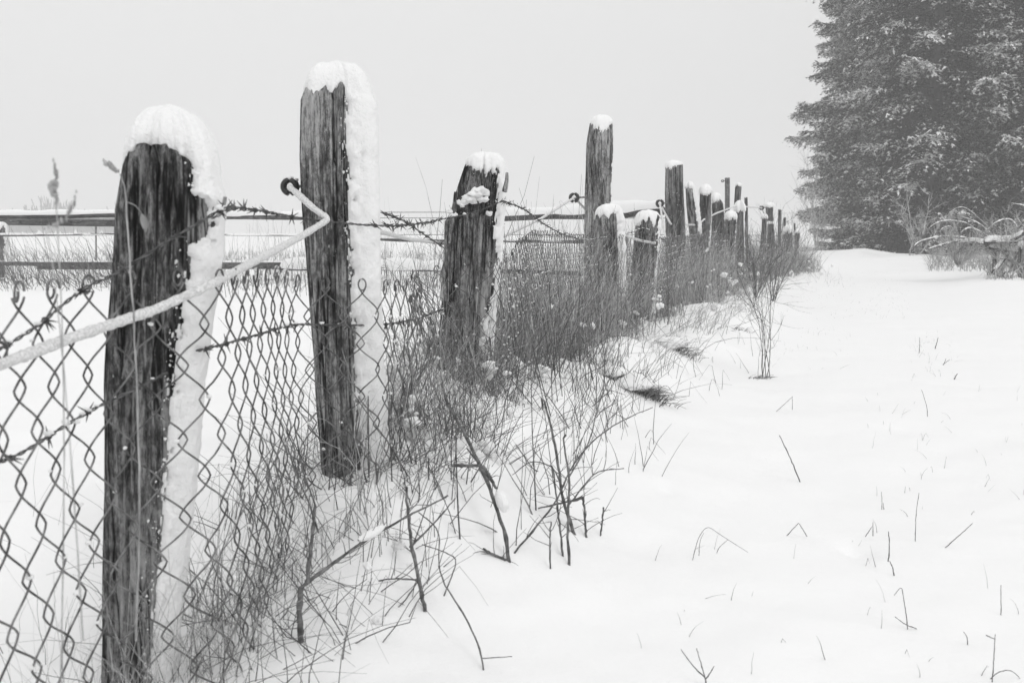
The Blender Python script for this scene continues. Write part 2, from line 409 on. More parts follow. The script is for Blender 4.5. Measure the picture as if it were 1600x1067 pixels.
def snow_shell(S, mb, cap, over, side, wind=0.0, width=0.35, drip=.04, holes=(), cap_pow=2.0, side_lo=-1.0, skew=0.0, rough=1.0):
    """cap: height of the snow crown over the wood, over: overhang of the cap, side: thickness plastered on the windward side"""
    v = np.concatenate([np.linspace(0, 1, S['nv'] + 1)[:-1], 1 + np.linspace(0, 1, 34) ** .8])
    Pt, PH, V, z, rho = surf(S, v, True)
    sd = S['seed']; Rt = S['rows'][-1, 2]
    c_, s_ = np.cos(PH), np.sin(PH)
    q_w = np.cos(PH - wind) - width
    q_w = q_w + 0.13 * rough * fbm(c_ * 3, s_ * 3, z * 6 + sd, 3) + .22 * rough * fbm(z * 42 + sd, c_ * 14, s_ * 14, 3)
    q_w = np.where(z < side_lo, q_w - (side_lo - z) * 4, q_w)
    for (zc, pc, rz, rp) in holes:
        dd = np.abs((PH - pc + pi) % (2 * pi) - pi)
        e = ((z - zc) / rz) ** 2 + (dd / rp) ** 2 + 1.1 * fbm(z * 45, PH * 6, sd, 3)
        q_w = q_w - 1.5 * smooth(1.25, .8, e)
    ztl = z[:, S['nv']][:, None]
    zpk = S['ztop'] + cap
    rl = Rt * 6
    dr = drip * (1 + 1.3 * fbm(c_ * 2.1 + sd, s_ * 2.1, 2, 2) + .5 * noise(c_ * 9, s_ * 9, sd))
    # the snow hides the jagged end grain down to a wavy rim
    rim = ztl - dr
    q_c = (z - rim) / max(drip, .012) + .5 * fbm(c_ * 8 + sd, s_ * 8, z * 60, 2)
    t_w = side * np.clip(q_w * 4, 0, 1) ** .6 * (1 + .30 * fbm(c_ * 4, s_ * 4, z * 16 + sd, 3) + .22 * fbm(c_ * 12, s_ * 12, z * 70 + sd, 3))
    t_c = over * np.clip(q_c * 1.2, 0, 1) ** .5 * (1 + .3 * fbm(c_ * 3, s_ * 3, z * 22 + sd, 2))
    t = np.maximum(t_w, t_c)
    side_m = V <= 1
    inside = side_m & (q_w < 0) & (q_c < 0)
    t = np.where(inside, -0.006, t)
    te = t[:, S['nv']][:, None]
    # even out the step between thick windward and thin lee edges on the dome
    tt = np.where(side_m, t, te)
    # round the shoulder: the side shell leans in towards the dome
    lean = .10 * smooth(ztl - .05, ztl, z) * np.where(side_m, 1, 0)
    X = Pt[..., 0] + c_ * tt * np.where(side_m, 1, rho) - (Pt[..., 0] - S['rows'][-1, 1]) * lean
    Y = Pt[..., 1] + s_ * tt * np.where(side_m, 1, rho) - (Pt[..., 1] - S['d']) * lean
    rX = X[:, S['nv'] ][:, None]; rY = Y[:, S['nv']][:, None]
    cx0, cy0 = S['rows'][-1, 1], S['d']
    X = np.where(side_m, X, cx0 + (rX - cx0) * rho); Y = np.where(side_m, Y, cy0 + (rY - cy0) * rho)
    dome = np.clip(1 - rho ** cap_pow, 0, 1) ** .5 * (1 + skew * c_ * rho)
    Z = np.where(side_m, z, ztl + (zpk - ztl) * dome + .004 * fbm(X * 45, Y * 45, 0, 2) * smooth(1, .9, rho))
    if S['na'] >= 110:
        pr = smooth(-.38, 0, q_w) ** 3 * (q_w < 0) * side_m * .13 + smooth(-2, 0, q_c) * (q_c < 0) * side_m * .03
        pick = np.random.default_rng(sd).random(pr.shape) < pr
        C = np.stack([X, Y, Z], -1)[pick] + np.stack([c_, s_, 0 * c_], -1)[pick] * .006
        if len(C): blobs(mb, C, (.0007 + .0022 * rng.random(len(C)) ** 3) * (S['d'] / 2.0) ** .4, (1, 1, 1.3), .6)
    a = inside; b = np.roll(inside, -1, axis=0)
    allin = a[:, :-1] & b[:, :-1] & b[:, 1:] & a[:, 1:]
    mb.quads(np.stack([X, Y, Z], -1).reshape(-1, 3), grid_faces(z.shape[0], z.shape[1], ~allin))

def make_post(label, d, levels, seed, snow, n_exp=4.0, psi=0.35, depth_k=0.9, groove=.12, jag=.02, mat_=None, na=110, nv=150, base_z=-.12, extra=None, name="wooden_fence_post", topdir=None, crown=.0, cat="fence post", group="old wooden posts of the track fence"):
    S = post_shape(levels, d, seed, n_exp, psi, depth_k, groove, jag, na, nv, base_z, topdir, crown)
    v = np.concatenate([np.linspace(0, 1, nv + 1)[:-1], 1 + np.linspace(0, 1, 14)])
    Pt, *_ = surf(S, v)
    org = np.array([S['rows'][0, 1], d, float(height(S['rows'][0, 1], d))])
    root = empty(name, tuple(org))
    tag(root, label, cat, group)
    mb = MB(); mb.quads(Pt.reshape(-1, 3) - org, grid_faces(na, len(v)))
    mb.build("post_timber", mat_ or M_wood, root)
    if snow:
        ms = MB(); snow_shell(S, ms, **snow)
        ms.v = [a - org for a in ms.v]
        ms.build("snow_cap", M_snow, root)
    return root, S, org

posts = {}
W = -0.15
# nearest post: left edge of the frame
posts['p1'] = make_post("nearest dark post with the fattest snow cap, its right side plastered white", 1.66,
    [(222, 202, 330), (262, 189, 341), (330, 178, 345), (400, 177, 338), (480, 174, 327), (600, 167, 310), (800, 162, 292), (1000, 160, 272), (1085, 158, 268)],
    3, dict(cap=.058, over=.015, side=.012, wind=.15, width=.50, drip=.004, cap_pow=2.2,
            holes=[(P(0, 345, 1.66)[2], -.85, .042, .42)]), groove=.15, jag=.008, psi=.25, na=170, nv=250, topdir=(0, -.10), crown=.045)
posts['p2'] = make_post("thick upright post with split jagged top, black ring insulator on its left", 2.35,
    [(122, 478, 572), (160, 464, 583), (250, 464, 585), (350, 469, 587), (450, 477, 588), (560, 486, 593), (650, 494, 600), (740, 502, 604), (790, 505, 606)],
    8, dict(cap=.036, over=.006, side=.016, wind=.1, width=.36, drip=.006, cap_pow=2.3, rough=1.0), groove=.15, jag=.035, crown=.02, psi=.2, na=150, nv=230, n_exp=5, topdir=(0, .12), mat_=M_wood_pale)
posts['p3'] = make_post("hollow weathered post with a snow filled notch, third from the camera", 3.7,
    [(252, 728, 788), (290, 716, 790), (330, 704, 786), (345, 696, 785), (420, 694, 780), (500, 688, 772), (560, 682, 768), (620, 682, 766)],
    12, dict(cap=.032, over=.012, side=.010, wind=.1, width=.72, drip=.022, cap_pow=3, rough=1.8, holes=[(P(0, 430, 3.7)[2], -.9, .15, .5)]), groove=.24, jag=.034, crown=.012, psi=.5, na=120, nv=170, mat_=M_wood)
posts['p4'] = make_post("tallest slim post standing clear above the others, small insulator on its left", 8.3,
    [(194, 922, 957), (225, 917, 957), (300, 914, 955), (400, 912, 952), (500, 913, 948)],
    17, dict(cap=.075, over=.012, side=.006, wind=.1, width=.97, drip=.03), jag=.03, mat_=M_wood, na=80, nv=120)
posts['p5'] = make_post("short thick post with a slanting snow cap in front of the tallest post", 6.8,
    [(330, 931, 966), (345, 929, 969), (420, 929, 972), (540, 934, 974)],
    21, dict(cap=.05, over=.012, side=.03, wind=0.05, width=.72, drip=.012), topdir=(0, .22), na=80, nv=120)
posts['p6'] = make_post("short split post with snow in its cleft, right of the slant capped post", 7.7,
    [(336, 993, 1030), (360, 991, 1029), (420, 987, 1024), (530, 985, 1020)],
    25, dict(cap=.04, over=.012, side=.015, wind=-.1, width=.93, drip=.03), jag=.04, na=80, nv=120)
posts['p7'] = make_post("pale tall post with flat snow top and an insulator at its left edge", 10.4,
    [(258, 1039, 1066), (300, 1038, 1067), (360, 1040, 1070), (470, 1042, 1072)],
    31, dict(cap=.05, over=.01, side=.006, wind=.1, width=.97, drip=.02), mat_=M_wood_far, na=60, nv=90)
FAR = dict(na=48, nv=70, mat_=M_wood_far)
posts['p8'] = make_post("post tilting left behind the pale tall post, snow down its right side", 11.3,
    [(292, 1071, 1082), (320, 1072, 1088), (380, 1079, 1095), (440, 1086, 1100)],
    37, dict(cap=0.060, over=0.019, side=.03, wind=0, width=.7, drip=.01, side_lo=.75), **FAR)
posts['p9'] = make_post("dark post with rounded snow cap, right of the tilting one", 11.6,
    [(300, 1094, 1111), (340, 1092, 1111), (380, 1090, 1108), (450, 1088, 1104)],
    41, dict(cap=0.090, over=0.024, side=.015, wind=.1, width=.9, drip=.02), **FAR)
posts['p10'] = make_post("squat broad post heaped with snow, half hidden behind the dark rounded one", 13.0,
    [(310, 1114, 1124), (318, 1112, 1130), (360, 1112, 1132), (440, 1112, 1132)],
    43, dict(cap=0.075, over=0.032, side=.03, wind=0.2, width=.85, drip=.03), topdir=(0, .2), **FAR)
posts['p12'] = make_post("slim leaning post with split top, rising behind the squat snowy posts", 14.6,
    [(289, 1149, 1159), (320, 1147, 1157), (360, 1144, 1154), (430, 1140, 1150)],
    47, dict(cap=0.030, over=0.010, side=.008, wind=0.1, width=.9, drip=.02), **FAR)
posts['p13'] = make_post("low front post with frosty rounded cap at the thick of the grass", 12.8,
    [(338, 1134, 1150), (370, 1133, 1148), (400, 1134, 1146), (460, 1136, 1147)],
    53, dict(cap=0.075, over=0.024, side=.02, wind=0, width=.92, drip=.03), **FAR)
posts['p14'] = make_post("post with tall domed snow cap just right of the low frosty capped one", 13.4,
    [(328, 1149, 1162), (360, 1151, 1162), (400, 1150, 1163), (460, 1149, 1163)],
    59, dict(cap=0.128, over=0.032, side=.02, wind=0, width=.92, drip=.02), **FAR)
posts['p15'] = make_post("thin bare topped post right of the domed snow caps", 15.2,
    [(309, 1163, 1168), (360, 1163, 1169), (430, 1163, 1169)], 61, None, **FAR)
posts['p16'] = make_post("stout post with a lashing near its top, snow down its right side", 15.6,
    [(322, 1196, 1209), (345, 1198, 1210), (360, 1198, 1210), (400, 1196, 1211), (425, 1195, 1212)],
    67, dict(cap=0.060, over=0.019, side=.03, wind=0, width=.7, drip=.01, side_lo=.75), **FAR)
posts['p16b'] = make_post("shorter prop post leaning against the stout lashed post", 15.4,
    [(339, 1191, 1198), (360, 1190, 1198), (400, 1186, 1196), (425, 1184, 1194)],
    71, dict(cap=0.053, over=0.024, side=.01, wind=0, width=.9, drip=.02), **FAR)
posts['p17'] = make_post("thin square stake behind the stout lashed post", 17.2, [(328, 1216, 1221), (390, 1215, 1220), (420, 1215, 1220)], 73, None, n_exp=8, **FAR)
posts['p18'] = make_post("thinner stake, the farther of the two square ones", 18.6, [(340, 1224, 1228), (390, 1224, 1228), (415, 1224, 1228)], 79, None, n_exp=8, **FAR)
posts['p19'] = make_post("farthest post, leaning at the end of the fence with a snow wedge on top", 18.2,
    [(362, 1243, 1250), (380, 1241, 1248), (425, 1239, 1246)], 83, dict(cap=.05, over=.015, side=.02, wind=0, width=.92, drip=.02), **FAR)
posts['p20'] = make_post("brush covered post beside the farthest one, lumpy snow on top", 17.6,
    [(358, 1226, 1238), (380, 1226, 1238), (425, 1226, 1239)], 89, dict(cap=.07, over=.03, side=.03, wind=.3, width=.6, drip=.05), **FAR)
posts['p21'] = make_post("small post low in the brush near the end of the fence", 18.9,
    [(349, 1240, 1243), (380, 1240, 1243), (415, 1240, 1243)], 97, None, **FAR)
posts['p11'] = make_post("dark square stake poking up behind the squat snow heaped post", 14.4,
    [(278, 1133, 1140), (350, 1133, 1140), (430, 1133, 1140)], 101, None, n_exp=9, psi=0, groove=.02, jag=.002, na=40, nv=60, mat_=M_twig)

def part_mesh(fn, name, mat_, root):
    mb = MB(); fn(mb); o = root.location; mb.v = [a - np.array(o) for a in mb.v]
    return mb.build(name, mat_, root)

# snow ledges and splinters of the notched third post
def ledge(mb):
    C, R = [], []
    for (px, py, r) in ((742, 304, .028), (732, 312, .024), (750, 300, .026), (722, 318, .018), (755, 312, .018), (708, 336, .014), (702, 330, .012), (764, 334, .012)):
        C.append(P(px, py, 3.7 - .10)); R.append(r * .85)
    lumpy(mb, C, R, (1.15, .9, .8), .8, False)
part_mesh(ledge, "snow_ledge", M_snow, posts['p3'][0])
for x0, y0, x1, y1, r in ((706, 345, 690, 440, .010), (698, 345, 694, 470, .016), (712, 300, 700, 380, .012), (792, 270, 788, 300, .010)):
    def splinter(mb):
        a, b = P(x0, y0, 3.6), P(x1, y1, 3.6)
        tubes(mb, spline([a, (a + b) / 2 + .004, b], 8), np.linspace(r * .5, r, 8), 6)
    part_mesh(splinter, "splinter", M_wood_pale, posts['p3'][0])
# torn wood at the side of the nearest post
def snag(mb):
    for j in range(16):
        x0 = 292 + 3.2 * j + rng.uniform(-3, 3); y0 = 318 + rng.uniform(-12, 12); y1 = 370 + rng.uniform(-14, 14)
        a, b = P(x0, y0, 1.63 + rng.uniform(-.01, .02)), P(x0 - 4, y1, 1.63)
        tubes(mb, spline([a, (a + b) / 2 + rng.uniform(-.002, .002, 3), b], 7), np.array([.001, .004, .006, .006, .005, .004, .002]), 6)
    tubes(mb, spline([P(352, 308, 1.62), P(349, 322, 1.62), P(345, 334, 1.62), P(330, 340, 1.62)], 8), .0032, 6)
part_mesh(snag, "torn_wood", M_wood, posts['p1'][0])

# lashing on the stout post
def lash(mb):
    for k in range(3):
        a = np.linspace(0, 2 * pi, 20)
        c = P(1202, 347 + k, 15.6)
        tubes(mb, np.stack([c[0] + .085 * np.cos(a), c[1] + .085 * np.sin(a), c[2] + 0 * a], -1), .012, 6)
part_mesh(lash, "lashing", M_frost, posts['p16'][0])

def insulator(root, px, py, d, r, xr):
    """black ring insulator on a screw into the post, hole facing the camera"""
    c = P(px, py, d)
    def ring(mb):
        a = np.linspace(0, 2 * pi, 25)
        for yy, rr, tr in ((-.3, .72, .3), (0, .74, .34), (.3, .72, .3)):
            tubes(mb, np.stack([c[0] + r * rr * np.cos(a), c[1] + yy * r + 0 * a, c[2] + r * rr * np.sin(a)], -1), r * tr, 10)
    o = part_mesh(ring, "insulator", M_black, root)
    def screw(mb):
        tubes(mb, np.stack([c + (r * .7, 0, 0), P(xr, py - 1, d)]), r * .18, 8)
    mb = MB(); screw(mb); mb.v = [a - np.array(root.location) for a in mb.v]
    s = mb.build("screw", M_wire, o)
    def sn(mb): blobs(mb, [c + (0, 0, r * .95), c + (r * .6, 0, r * .75), c + (-r * .4, 0, r * .85)], r * .45, (1.1, .8, .6), .15)
    mb = MB(); sn(mb); mb.v = [a - np.array(root.location) for a in mb.v]
    mb.build("snow_tuft", M_snow, o)
insulator(posts['p2'][0], 453, 292, 2.33, .0205, 475)
insulator(posts['p4'][0], 897, 309, 8.25, .042, 920)
insulator(posts['p7'][0], 1031, 318, 10.35, .042, 1042)
insulator(posts['p11'][0], 1129, 283, 14.38, .02, 1134)
insulator(posts['p16'][0], 1190, 325, 15.5, .035, 1198)

# ------------------------------------------------------------------ chain link mesh along the fence
MESH_PATH = np.array([(-.74, -.6), (-.70, .4), (-.655, .95), (-.62, 1.35), (-.575, 1.49), (-.52, 1.535), (-.472, 1.60), (-.468, 1.85), (-.468, 2.12), (-.435, 2.185), (-.36, 2.21), (-.29, 2.26), (-.27, 2.7), (-.275, 3.35), (-.22, 3.5), (-.13, 3.53), (-.02, 3.58), (.02, 3.95), (.16, 4.9), (.35, 5.8), (.55, 6.58), (.72, 6.66), (.90, 7.52), (1.14, 7.62),
                      (1.6, 9.4), (2.18, 11.3), (2.9, 13.1), (3.9, 15.3), (5.1, 17.9)])
_ps = spline(np.c_[MESH_PATH, np.zeros(len(MESH_PATH))], 900)[:, :2]
_pl = np.concatenate([[0], np.cumsum(np.linalg.norm(np.diff(_ps, axis=0), axis=1))])
def mesh_xy(s): return np.interp(s, _pl, _ps[:, 0]), np.interp(s, _pl, _ps[:, 1])
def s_at_y(y): return np.interp(y, _ps[:, 1], _pl)
TOP = np.array([(-1, .66), (1.0, .655), (1.3, .65), (1.6, .66), (1.95, .655), (2.2, .62), (2.3, .61), (2.8, .56), (3.3, .56), (3.6, .60), (3.9, .68), (4.5, .72), (6, .70), (8, .66), (11, .68), (14, .66), (18, .64)])
WM, HM = 0.078, 0.122
def chain_link():
    s0, s1 = 0.6, _pl[-1]
    org = np.array([-.62, 1.5, 0.0])
    root = empty("chain_link_fence", tuple(org))
    tag(root, "rusty diamond wire netting sagging in front of the old posts", "wire fence")
    mb, mk, ms = MB(), MB(), MB()
    n = int((s1 - s0) / (WM / 2))
    ptsper = 10
    tops, knots = [], []
    strands = []
    for i in range(n):
        sc0 = s0 + i * WM / 2
        x0, y0 = mesh_xy(sc0)
        if y0 > 11 and i % 3 == 2: pass
        zt = np.interp(y0, TOP[:, 0], TOP[:, 1])
        nh = int((zt + 0.02) / (HM / 2)) + 1
        strands.append((i, sc0, y0, zt, nh))
    NH = max(q[4] for q in strands)
    k = NH * ptsper + 1
    I = np.array([q[0] for q in strands])[:, None]; SC = np.array([q[1] for q in strands])[:, None]; Y0 = np.array([q[2] for q in strands])[:, None]
    ZT = np.array([q[3] for q in strands])[:, None]
    u = np.linspace(0, NH, k)[None, :]          # half periods from the top
    sgn = np.where(I % 2 == 0, 1.0, -1.0)
    tri = 1 - 2 * np.abs(((u + 0) % 2) - 0)      # 1 at u=0 ... -3
    tri = 2 * np.abs(((u + 1) % 2) - 1) - 1      # u=0 -> -1 ; u=1 -> 1
    tri = -tri
    wave = sgn * (0.45 * tri + 0.55 * np.sin(tri * pi / 2))
    ov = 0.0085
    A = WM / 4 + ov
    z = ZT - u * HM / 2
    s = SC + A * wave
    wild = smooth(2.25, 2.6, Y0) * smooth(4.0, 3.5, Y0)
    # sagging and dents, continuous over the sheet
    ds = .010 * fbm(SC * 3, z * 3, 1, 2) + wild * .035 * fbm(SC * 7, z * 6, 2, 2) + .0035 * noise(I * .9, u * 1.3, 8)
    dz = .012 * fbm(SC * 2.2, z * 2, 5, 2) + wild * .05 * fbm(SC * 6, z * 5, 6, 2) + .004 * noise(I * .8, u * 1.1, 18)
    dn = .012 * fbm(SC * 2.0, z * 3, 9, 2) + wild * .09 * fbm(SC * 5, z * 5, 3, 2) + .0022 * sgn * np.cos(pi * u)
    s = s + ds; z = z + dz
    X, Y = mesh_xy(s)
    e = 0.02
    xa, ya = mesh_xy(SC - e); xb, yb = mesh_xy(SC + e)
    tx, ty = (xb - xa), (yb - ya); L = np.hypot(tx, ty); nx, ny = ty / L, -tx / L
    X = X + nx * dn; Y = Y + ny * dn
    Pt = np.stack([X, Y, z], -1)
    rad = np.where(Y0[:, 0] < 2.7, .00165, .0014)
    tubes(mb, Pt - org, rad[:, None] * np.ones((1, k)), 5)
    # knuckles: every other joint at the top is a closed loop
    a = np.linspace(0, 2 * pi, 15)
    for j in range(0, n - 1):
        if sgn[j, 0] * 1 == 1 or True:
            pj, pk = Pt[j, 0], Pt[j + 1, 0]
            if wave[j, 0] * 1 > 0 and wave[j + 1, 0] < 0:
                c = (pj + pk) / 2
                t = np.array([tx[j, 0], ty[j, 0], 0]) / L[j, 0]
                w, h = .0085, .013
                rot = rng.uniform(-.5, .5)
                nn = np.array([nx[j, 0], ny[j, 0], 0])
                tt = t * cos(rot) + nn * sin(rot)
                ring = c + (0, 0, h * .6) + np.outer(np.cos(a) * w, tt) + np.outer(np.sin(a) * h, (0, 0, 1)) + np.outer(np.cos(a * .5) * .004, nn)
                tubes(mk, ring - org, .0019, 5)
                if c[1] > .9 and rng.random() < .4: blobs(ms, [c + (0, 0, h * 1.5)], rng.uniform(.003, .006), (1, 1, .7)); ms.v[-1] -= org
    # snow grains caught where the wires cross
    kn = np.arange(1, NH) * ptsper
    Kp = Pt[:, kn].reshape(-1, 3)
    m_ = (Kp[:, 2] > .02) & (Kp[:, 1] > .8) & (rng.random(len(Kp)) < np.where(Kp[:, 1] < 2.2, .16, .35))
    K = Kp[m_] + rng.normal(0, .0015, (m_.sum(), 3))
    blobs(ms, K - org + (0, 0, .003), rng.uniform(.003, .0065, len(K)), (1, 1, .75), .3)
    for q in mk.v: mb.v.append(q)
    for q in mk.f: mb.f.append(q + mb.n)
    mb.n += mk.n
    mb.build("netting", M_wire, root)
    ms.build("snow_grains", M_snow, root)["kind"] = "stuff"
chain_link()

# ------------------------------------------------------------------ barbed wires
def barbed(label, pts, sag=0.0, lump=.25, rr=.0016, pitch=.045, gap=.085):
    pts = np.array([P(*p) for p in pts])
    L = np.linalg.norm(np.diff(pts, axis=0), axis=1).sum()
    n = int(L / .006)
    c = spline(pts, n); s = np.linspace(0, L, n)
    org = c[0].copy()
    t = np.gradient(c, axis=0); t /= np.linalg.norm(t, axis=1, keepdims=True)
    A = np.cross(t, [0, 0, 1.0]); A /= np.linalg.norm(A, axis=1, keepdims=True); B = np.cross(t, A)
    root = empty("barbed_wire", tuple(org)); tag(root, label, "barbed wire", "barbed wires along the old posts")
    mb = MB()
    for q in (0, pi):
        an = s / pitch * 2 * pi + q
        tubes(mb, c + A * (np.cos(an) * rr)[:, None] + B * (np.sin(an) * rr)[:, None] - org, rr * .85, 5)
    mbb, ms = mb, MB()
    pos = np.arange(gap * .4, L, gap)
    for p0 in pos:
        i = min(n - 2, int(p0 / L * n)); p = c[i]; tt, a_, b_ = t[i], A[i], B[i]
        an = np.linspace(0, 3.2 * pi, 14)
        coil = p + np.outer((an / (3.2 * pi) - .5) * .009, tt) + np.outer(np.cos(an), a_) * rr * 2.3 + np.outer(np.sin(an), b_) * rr * 2.3
        tubes(mbb, coil - org, rr * .8, 4)
        for q in range(4):
            d_ = rng.normal(0, .35) * tt + rng.normal(0, 1) * a_ + rng.normal(0, 1) * b_; d_ /= np.linalg.norm(d_)
            tubes(mbb, np.stack([p, p + d_ * .009, p + d_ * .018]) - org, np.array([rr, rr * .8, rr * .2]), 4)
        if rng.random() < lump * 2: blobs(ms, [p + (0, 0, .004) - org], rng.uniform(.004, .0075), (1.2, 1, .7), .3)
    mbb.build("twisted_wire", M_barb, root)
    for i in range(0, n, 5):
        if rng.random() < lump: blobs(ms, [c[i] + (0, 0, .0028) - org], rng.uniform(.002, .004), (1.5, 1.2, .7), .3)
    if ms.v: ms.build("frost_lumps", M_snow, root)["kind"] = "stuff"

barbed("upper barbed wire rising from the lower left, caught on the nearest post", [(-60, 570, 1.12), (0, 545, 1.22), (60, 508, 1.30), (130, 452, 1.40), (180, 428, 1.46), (262, 377, 1.50), (318, 344, 1.53), (348, 326, 1.56)])
barbed("barbed wire running level across the thick post to the notched one",
       [(348, 326, 1.56), (380, 326, 1.75), (430, 334, 2.0), (480, 343, 2.19), (540, 349, 2.20), (600, 353, 2.28), (650, 350, 2.9), (690, 343, 3.4), (740, 332, 3.55), (786, 314, 3.58)], lump=.15)
barbed("barbed wire dipping from the notched post to the slant capped post",
       [(786, 314, 3.58), (820, 328, 4.1), (850, 350, 4.7), (880, 366, 5.4), (912, 375, 6.3), (940, 372, 6.6), (985, 364, 7.2), (1010, 358, 7.5), (1050, 380, 9.2), (1085, 372, 10.9), (1120, 362, 12.4)], lump=.3)
barbed("lower barbed wire crossing the netting in the bottom left corner", [(-60, 745, 1.15), (0, 722, 1.24), (40, 704, 1.30), (110, 660, 1.40), (160, 632, 1.46), (215, 606, 1.49), (262, 582, 1.50)])
barbed("lower barbed wire between the nearest and the thick post", [(308, 548, 1.60), (350, 538, 1.7), (400, 524, 1.86), (440, 512, 2.02), (470, 507, 2.17), (530, 508, 2.22), (600, 507, 2.4), (650, 498, 2.9), (694, 482, 3.5)], lump=.15)
barbed("slack barbed wire slanting down behind the thick post", [(598, 333, 2.5), (630, 345, 2.9), (660, 365, 3.3), (697, 390, 3.8)], lump=.05, gap=.14)
barbed("slack low barbed wire sagging between the tall pale posts", [(1040, 405, 9.8), (1062, 414, 10.4), (1085, 404, 11.0), (1110, 392, 11.8), (1140, 388, 12.6)], lump=.3, rr=.0025, gap=.16)

# ------------------------------------------------------------------ frosted electric rope
def rope(label, pts, r, fuzz=True):
    pts = np.array([P(*p) for p in pts]); org = pts[0].copy()
    L = np.linalg.norm(np.diff(pts, axis=0), axis=1).sum(); n = int(L / .005)
    # straight runs with tight corners
    ctrl = []
    c = []
    for a, b in zip(pts[:-1], pts[1:]):
        k = max(2, int(np.linalg.norm(b - a) / .005)); c.append(a + (b - a) * np.linspace(0, 1, k, endpoint=False)[:, None])
    c = np.vstack(c + [pts[-1:]])
    ker = np.ones(5) / 5
    cc = np.stack([np.convolve(np.pad(c[:, j], 2, mode='edge'), ker, 'valid') for j in range(3)], -1)
    k = len(cc); s = np.arange(k)
    R = np.broadcast_to(r, (k,)) if np.ndim(r) == 0 else np.interp(np.linspace(0, 1, k), np.linspace(0, 1, len(r)), r)
    R = R * (1 + .10 * noise(s * .9) + .08 * noise(s * .23, 4) + .05 * np.sin(s * 1.6))
    mb = MB(); tubes(mb, cc - org, R, 9)
    o = mb.build("frosted_rope", M_rope, None); o.location = org
    tag(o, label, "electric fence rope", "electric fence rope strung between insulators")
rope("thick frosted rope sweeping from the lower left edge, folded at the thick post",
     [(-70, 590, 1.10), (0, 570, 1.20), (100, 532, 1.33), (200, 498, 1.45), (240, 485, 1.50), (330, 444, 1.56), (410, 402, 1.85), (470, 370, 2.08), (510, 345, 2.2), (514, 341, 2.2), (507, 338, 2.2), (490, 326, 2.22), (465, 303, 2.28), (452, 292, 2.32)], [.0078, .0076, .0074, .0072, .0072])
rope("frosted rope running from behind the thick post to the notched one", [(560, 352, 2.5), (600, 364, 2.7), (640, 374, 3.1), (697, 381, 3.85), (740, 384, 4.2), (786, 370, 5.6)], .006)
rope("frosted rope climbing to the insulator on the tallest post", [(786, 370, 5.6), (845, 342, 6.9), (897, 309, 8.22)], .009)
rope("frosted rope hanging between the slant capped and pale tall posts, looped on its insulator", [(897, 309, 8.25), (925, 338, 8.6), (975, 368, 7.0), (1000, 376, 7.6), (1022, 380, 7.55), (1041, 376, 9.6), (1038, 362, 10.0), (1031, 318, 10.33)], .010)
rope("far frosted rope dipping behind the dark rounded post", [(1031, 318, 10.35), (1048, 350, 10.3), (1090, 352, 11.4), (1100, 343, 11.5), (1120, 333, 12.6), (1150, 322, 13.3), (1190, 325, 15.5)], .010)

# ------------------------------------------------------------------ rail fences
def log(mb, a, b, r, k=14, sides=10, wob=.12, flat=1.0, seed=0):
    c = a + (b - a) * np.linspace(0, 1, k)[:, None]
    c[:, 2] += .02 * noise(np.linspace(0, 3, k), seed)
    T = (b - a) / np.linalg.norm(b - a); A = np.cross(T, [0, 0, 1.]); A /= np.linalg.norm(A); B = np.array([0, 0, 1.])
    an = np.arange(sides) * 2 * pi / sides
    rad = r * (1 + wob * noise(np.cos(an)[None] * 2 + seed, np.sin(an)[None] * 2, np.linspace(0, 4, k)[:, None]))
    V = c[:, None] + rad[..., None] * (np.cos(an)[None, :, None] * A + flat * np.sin(an)[None, :, None] * B)
    i = np.arange(k * sides).reshape(k, sides)
    F = np.stack([i[:-1], np.roll(i[:-1], -1, 1), np.roll(i[1:], -1, 1), i[1:]], -1)
    mb.quads(V, F)
    for e in (0, -1):
        cc = V[e].mean(0); vv = np.vstack([V[e], cc]); mb.tris(vv, [(j, (j + 1) % sides, sides) for j in range(sides)])
def snow_on(mb, a, b, r, h, k=60, seed=0):
    """rounded ridge of snow lying on a rail"""
    t = np.linspace(0, 1, k)
    c = a + (b - a) * t[:, None]; c[:, 2] += .02 * noise(np.linspace(0, 3, k), seed) * 0
    T = (b - a) / np.linalg.norm(b - a); A = np.cross(T, [0, 0, 1.]); A /= np.linalg.norm(A)
    L = np.linalg.norm(b - a)
    m = np.clip(np.minimum(t, 1 - t) * L / .05, 0, 1) ** .5
    hh = h * m * (1 + .35 * fbm(t * L * 2.5, seed, 0, 3)); ww = r * (1 + .15 * noise(t * L * 3, seed, 4))
    an = np.linspace(-.35, pi + .35, 11)
    V = c[:, None] + (ww[:, None] * np.cos(an)[None])[..., None] * A + (hh[:, None] * np.maximum(np.sin(an), -.4)[None])[..., None] * np.array([0, 0, 1.]) + np.array([0, 0, r * .55])
    i = np.arange(k * 11).reshape(k, 11)
    F = np.stack([i[:-1, :-1], i[:-1, 1:], i[1:, 1:], i[1:, :-1]], -1)
    mb.quads(V, F)

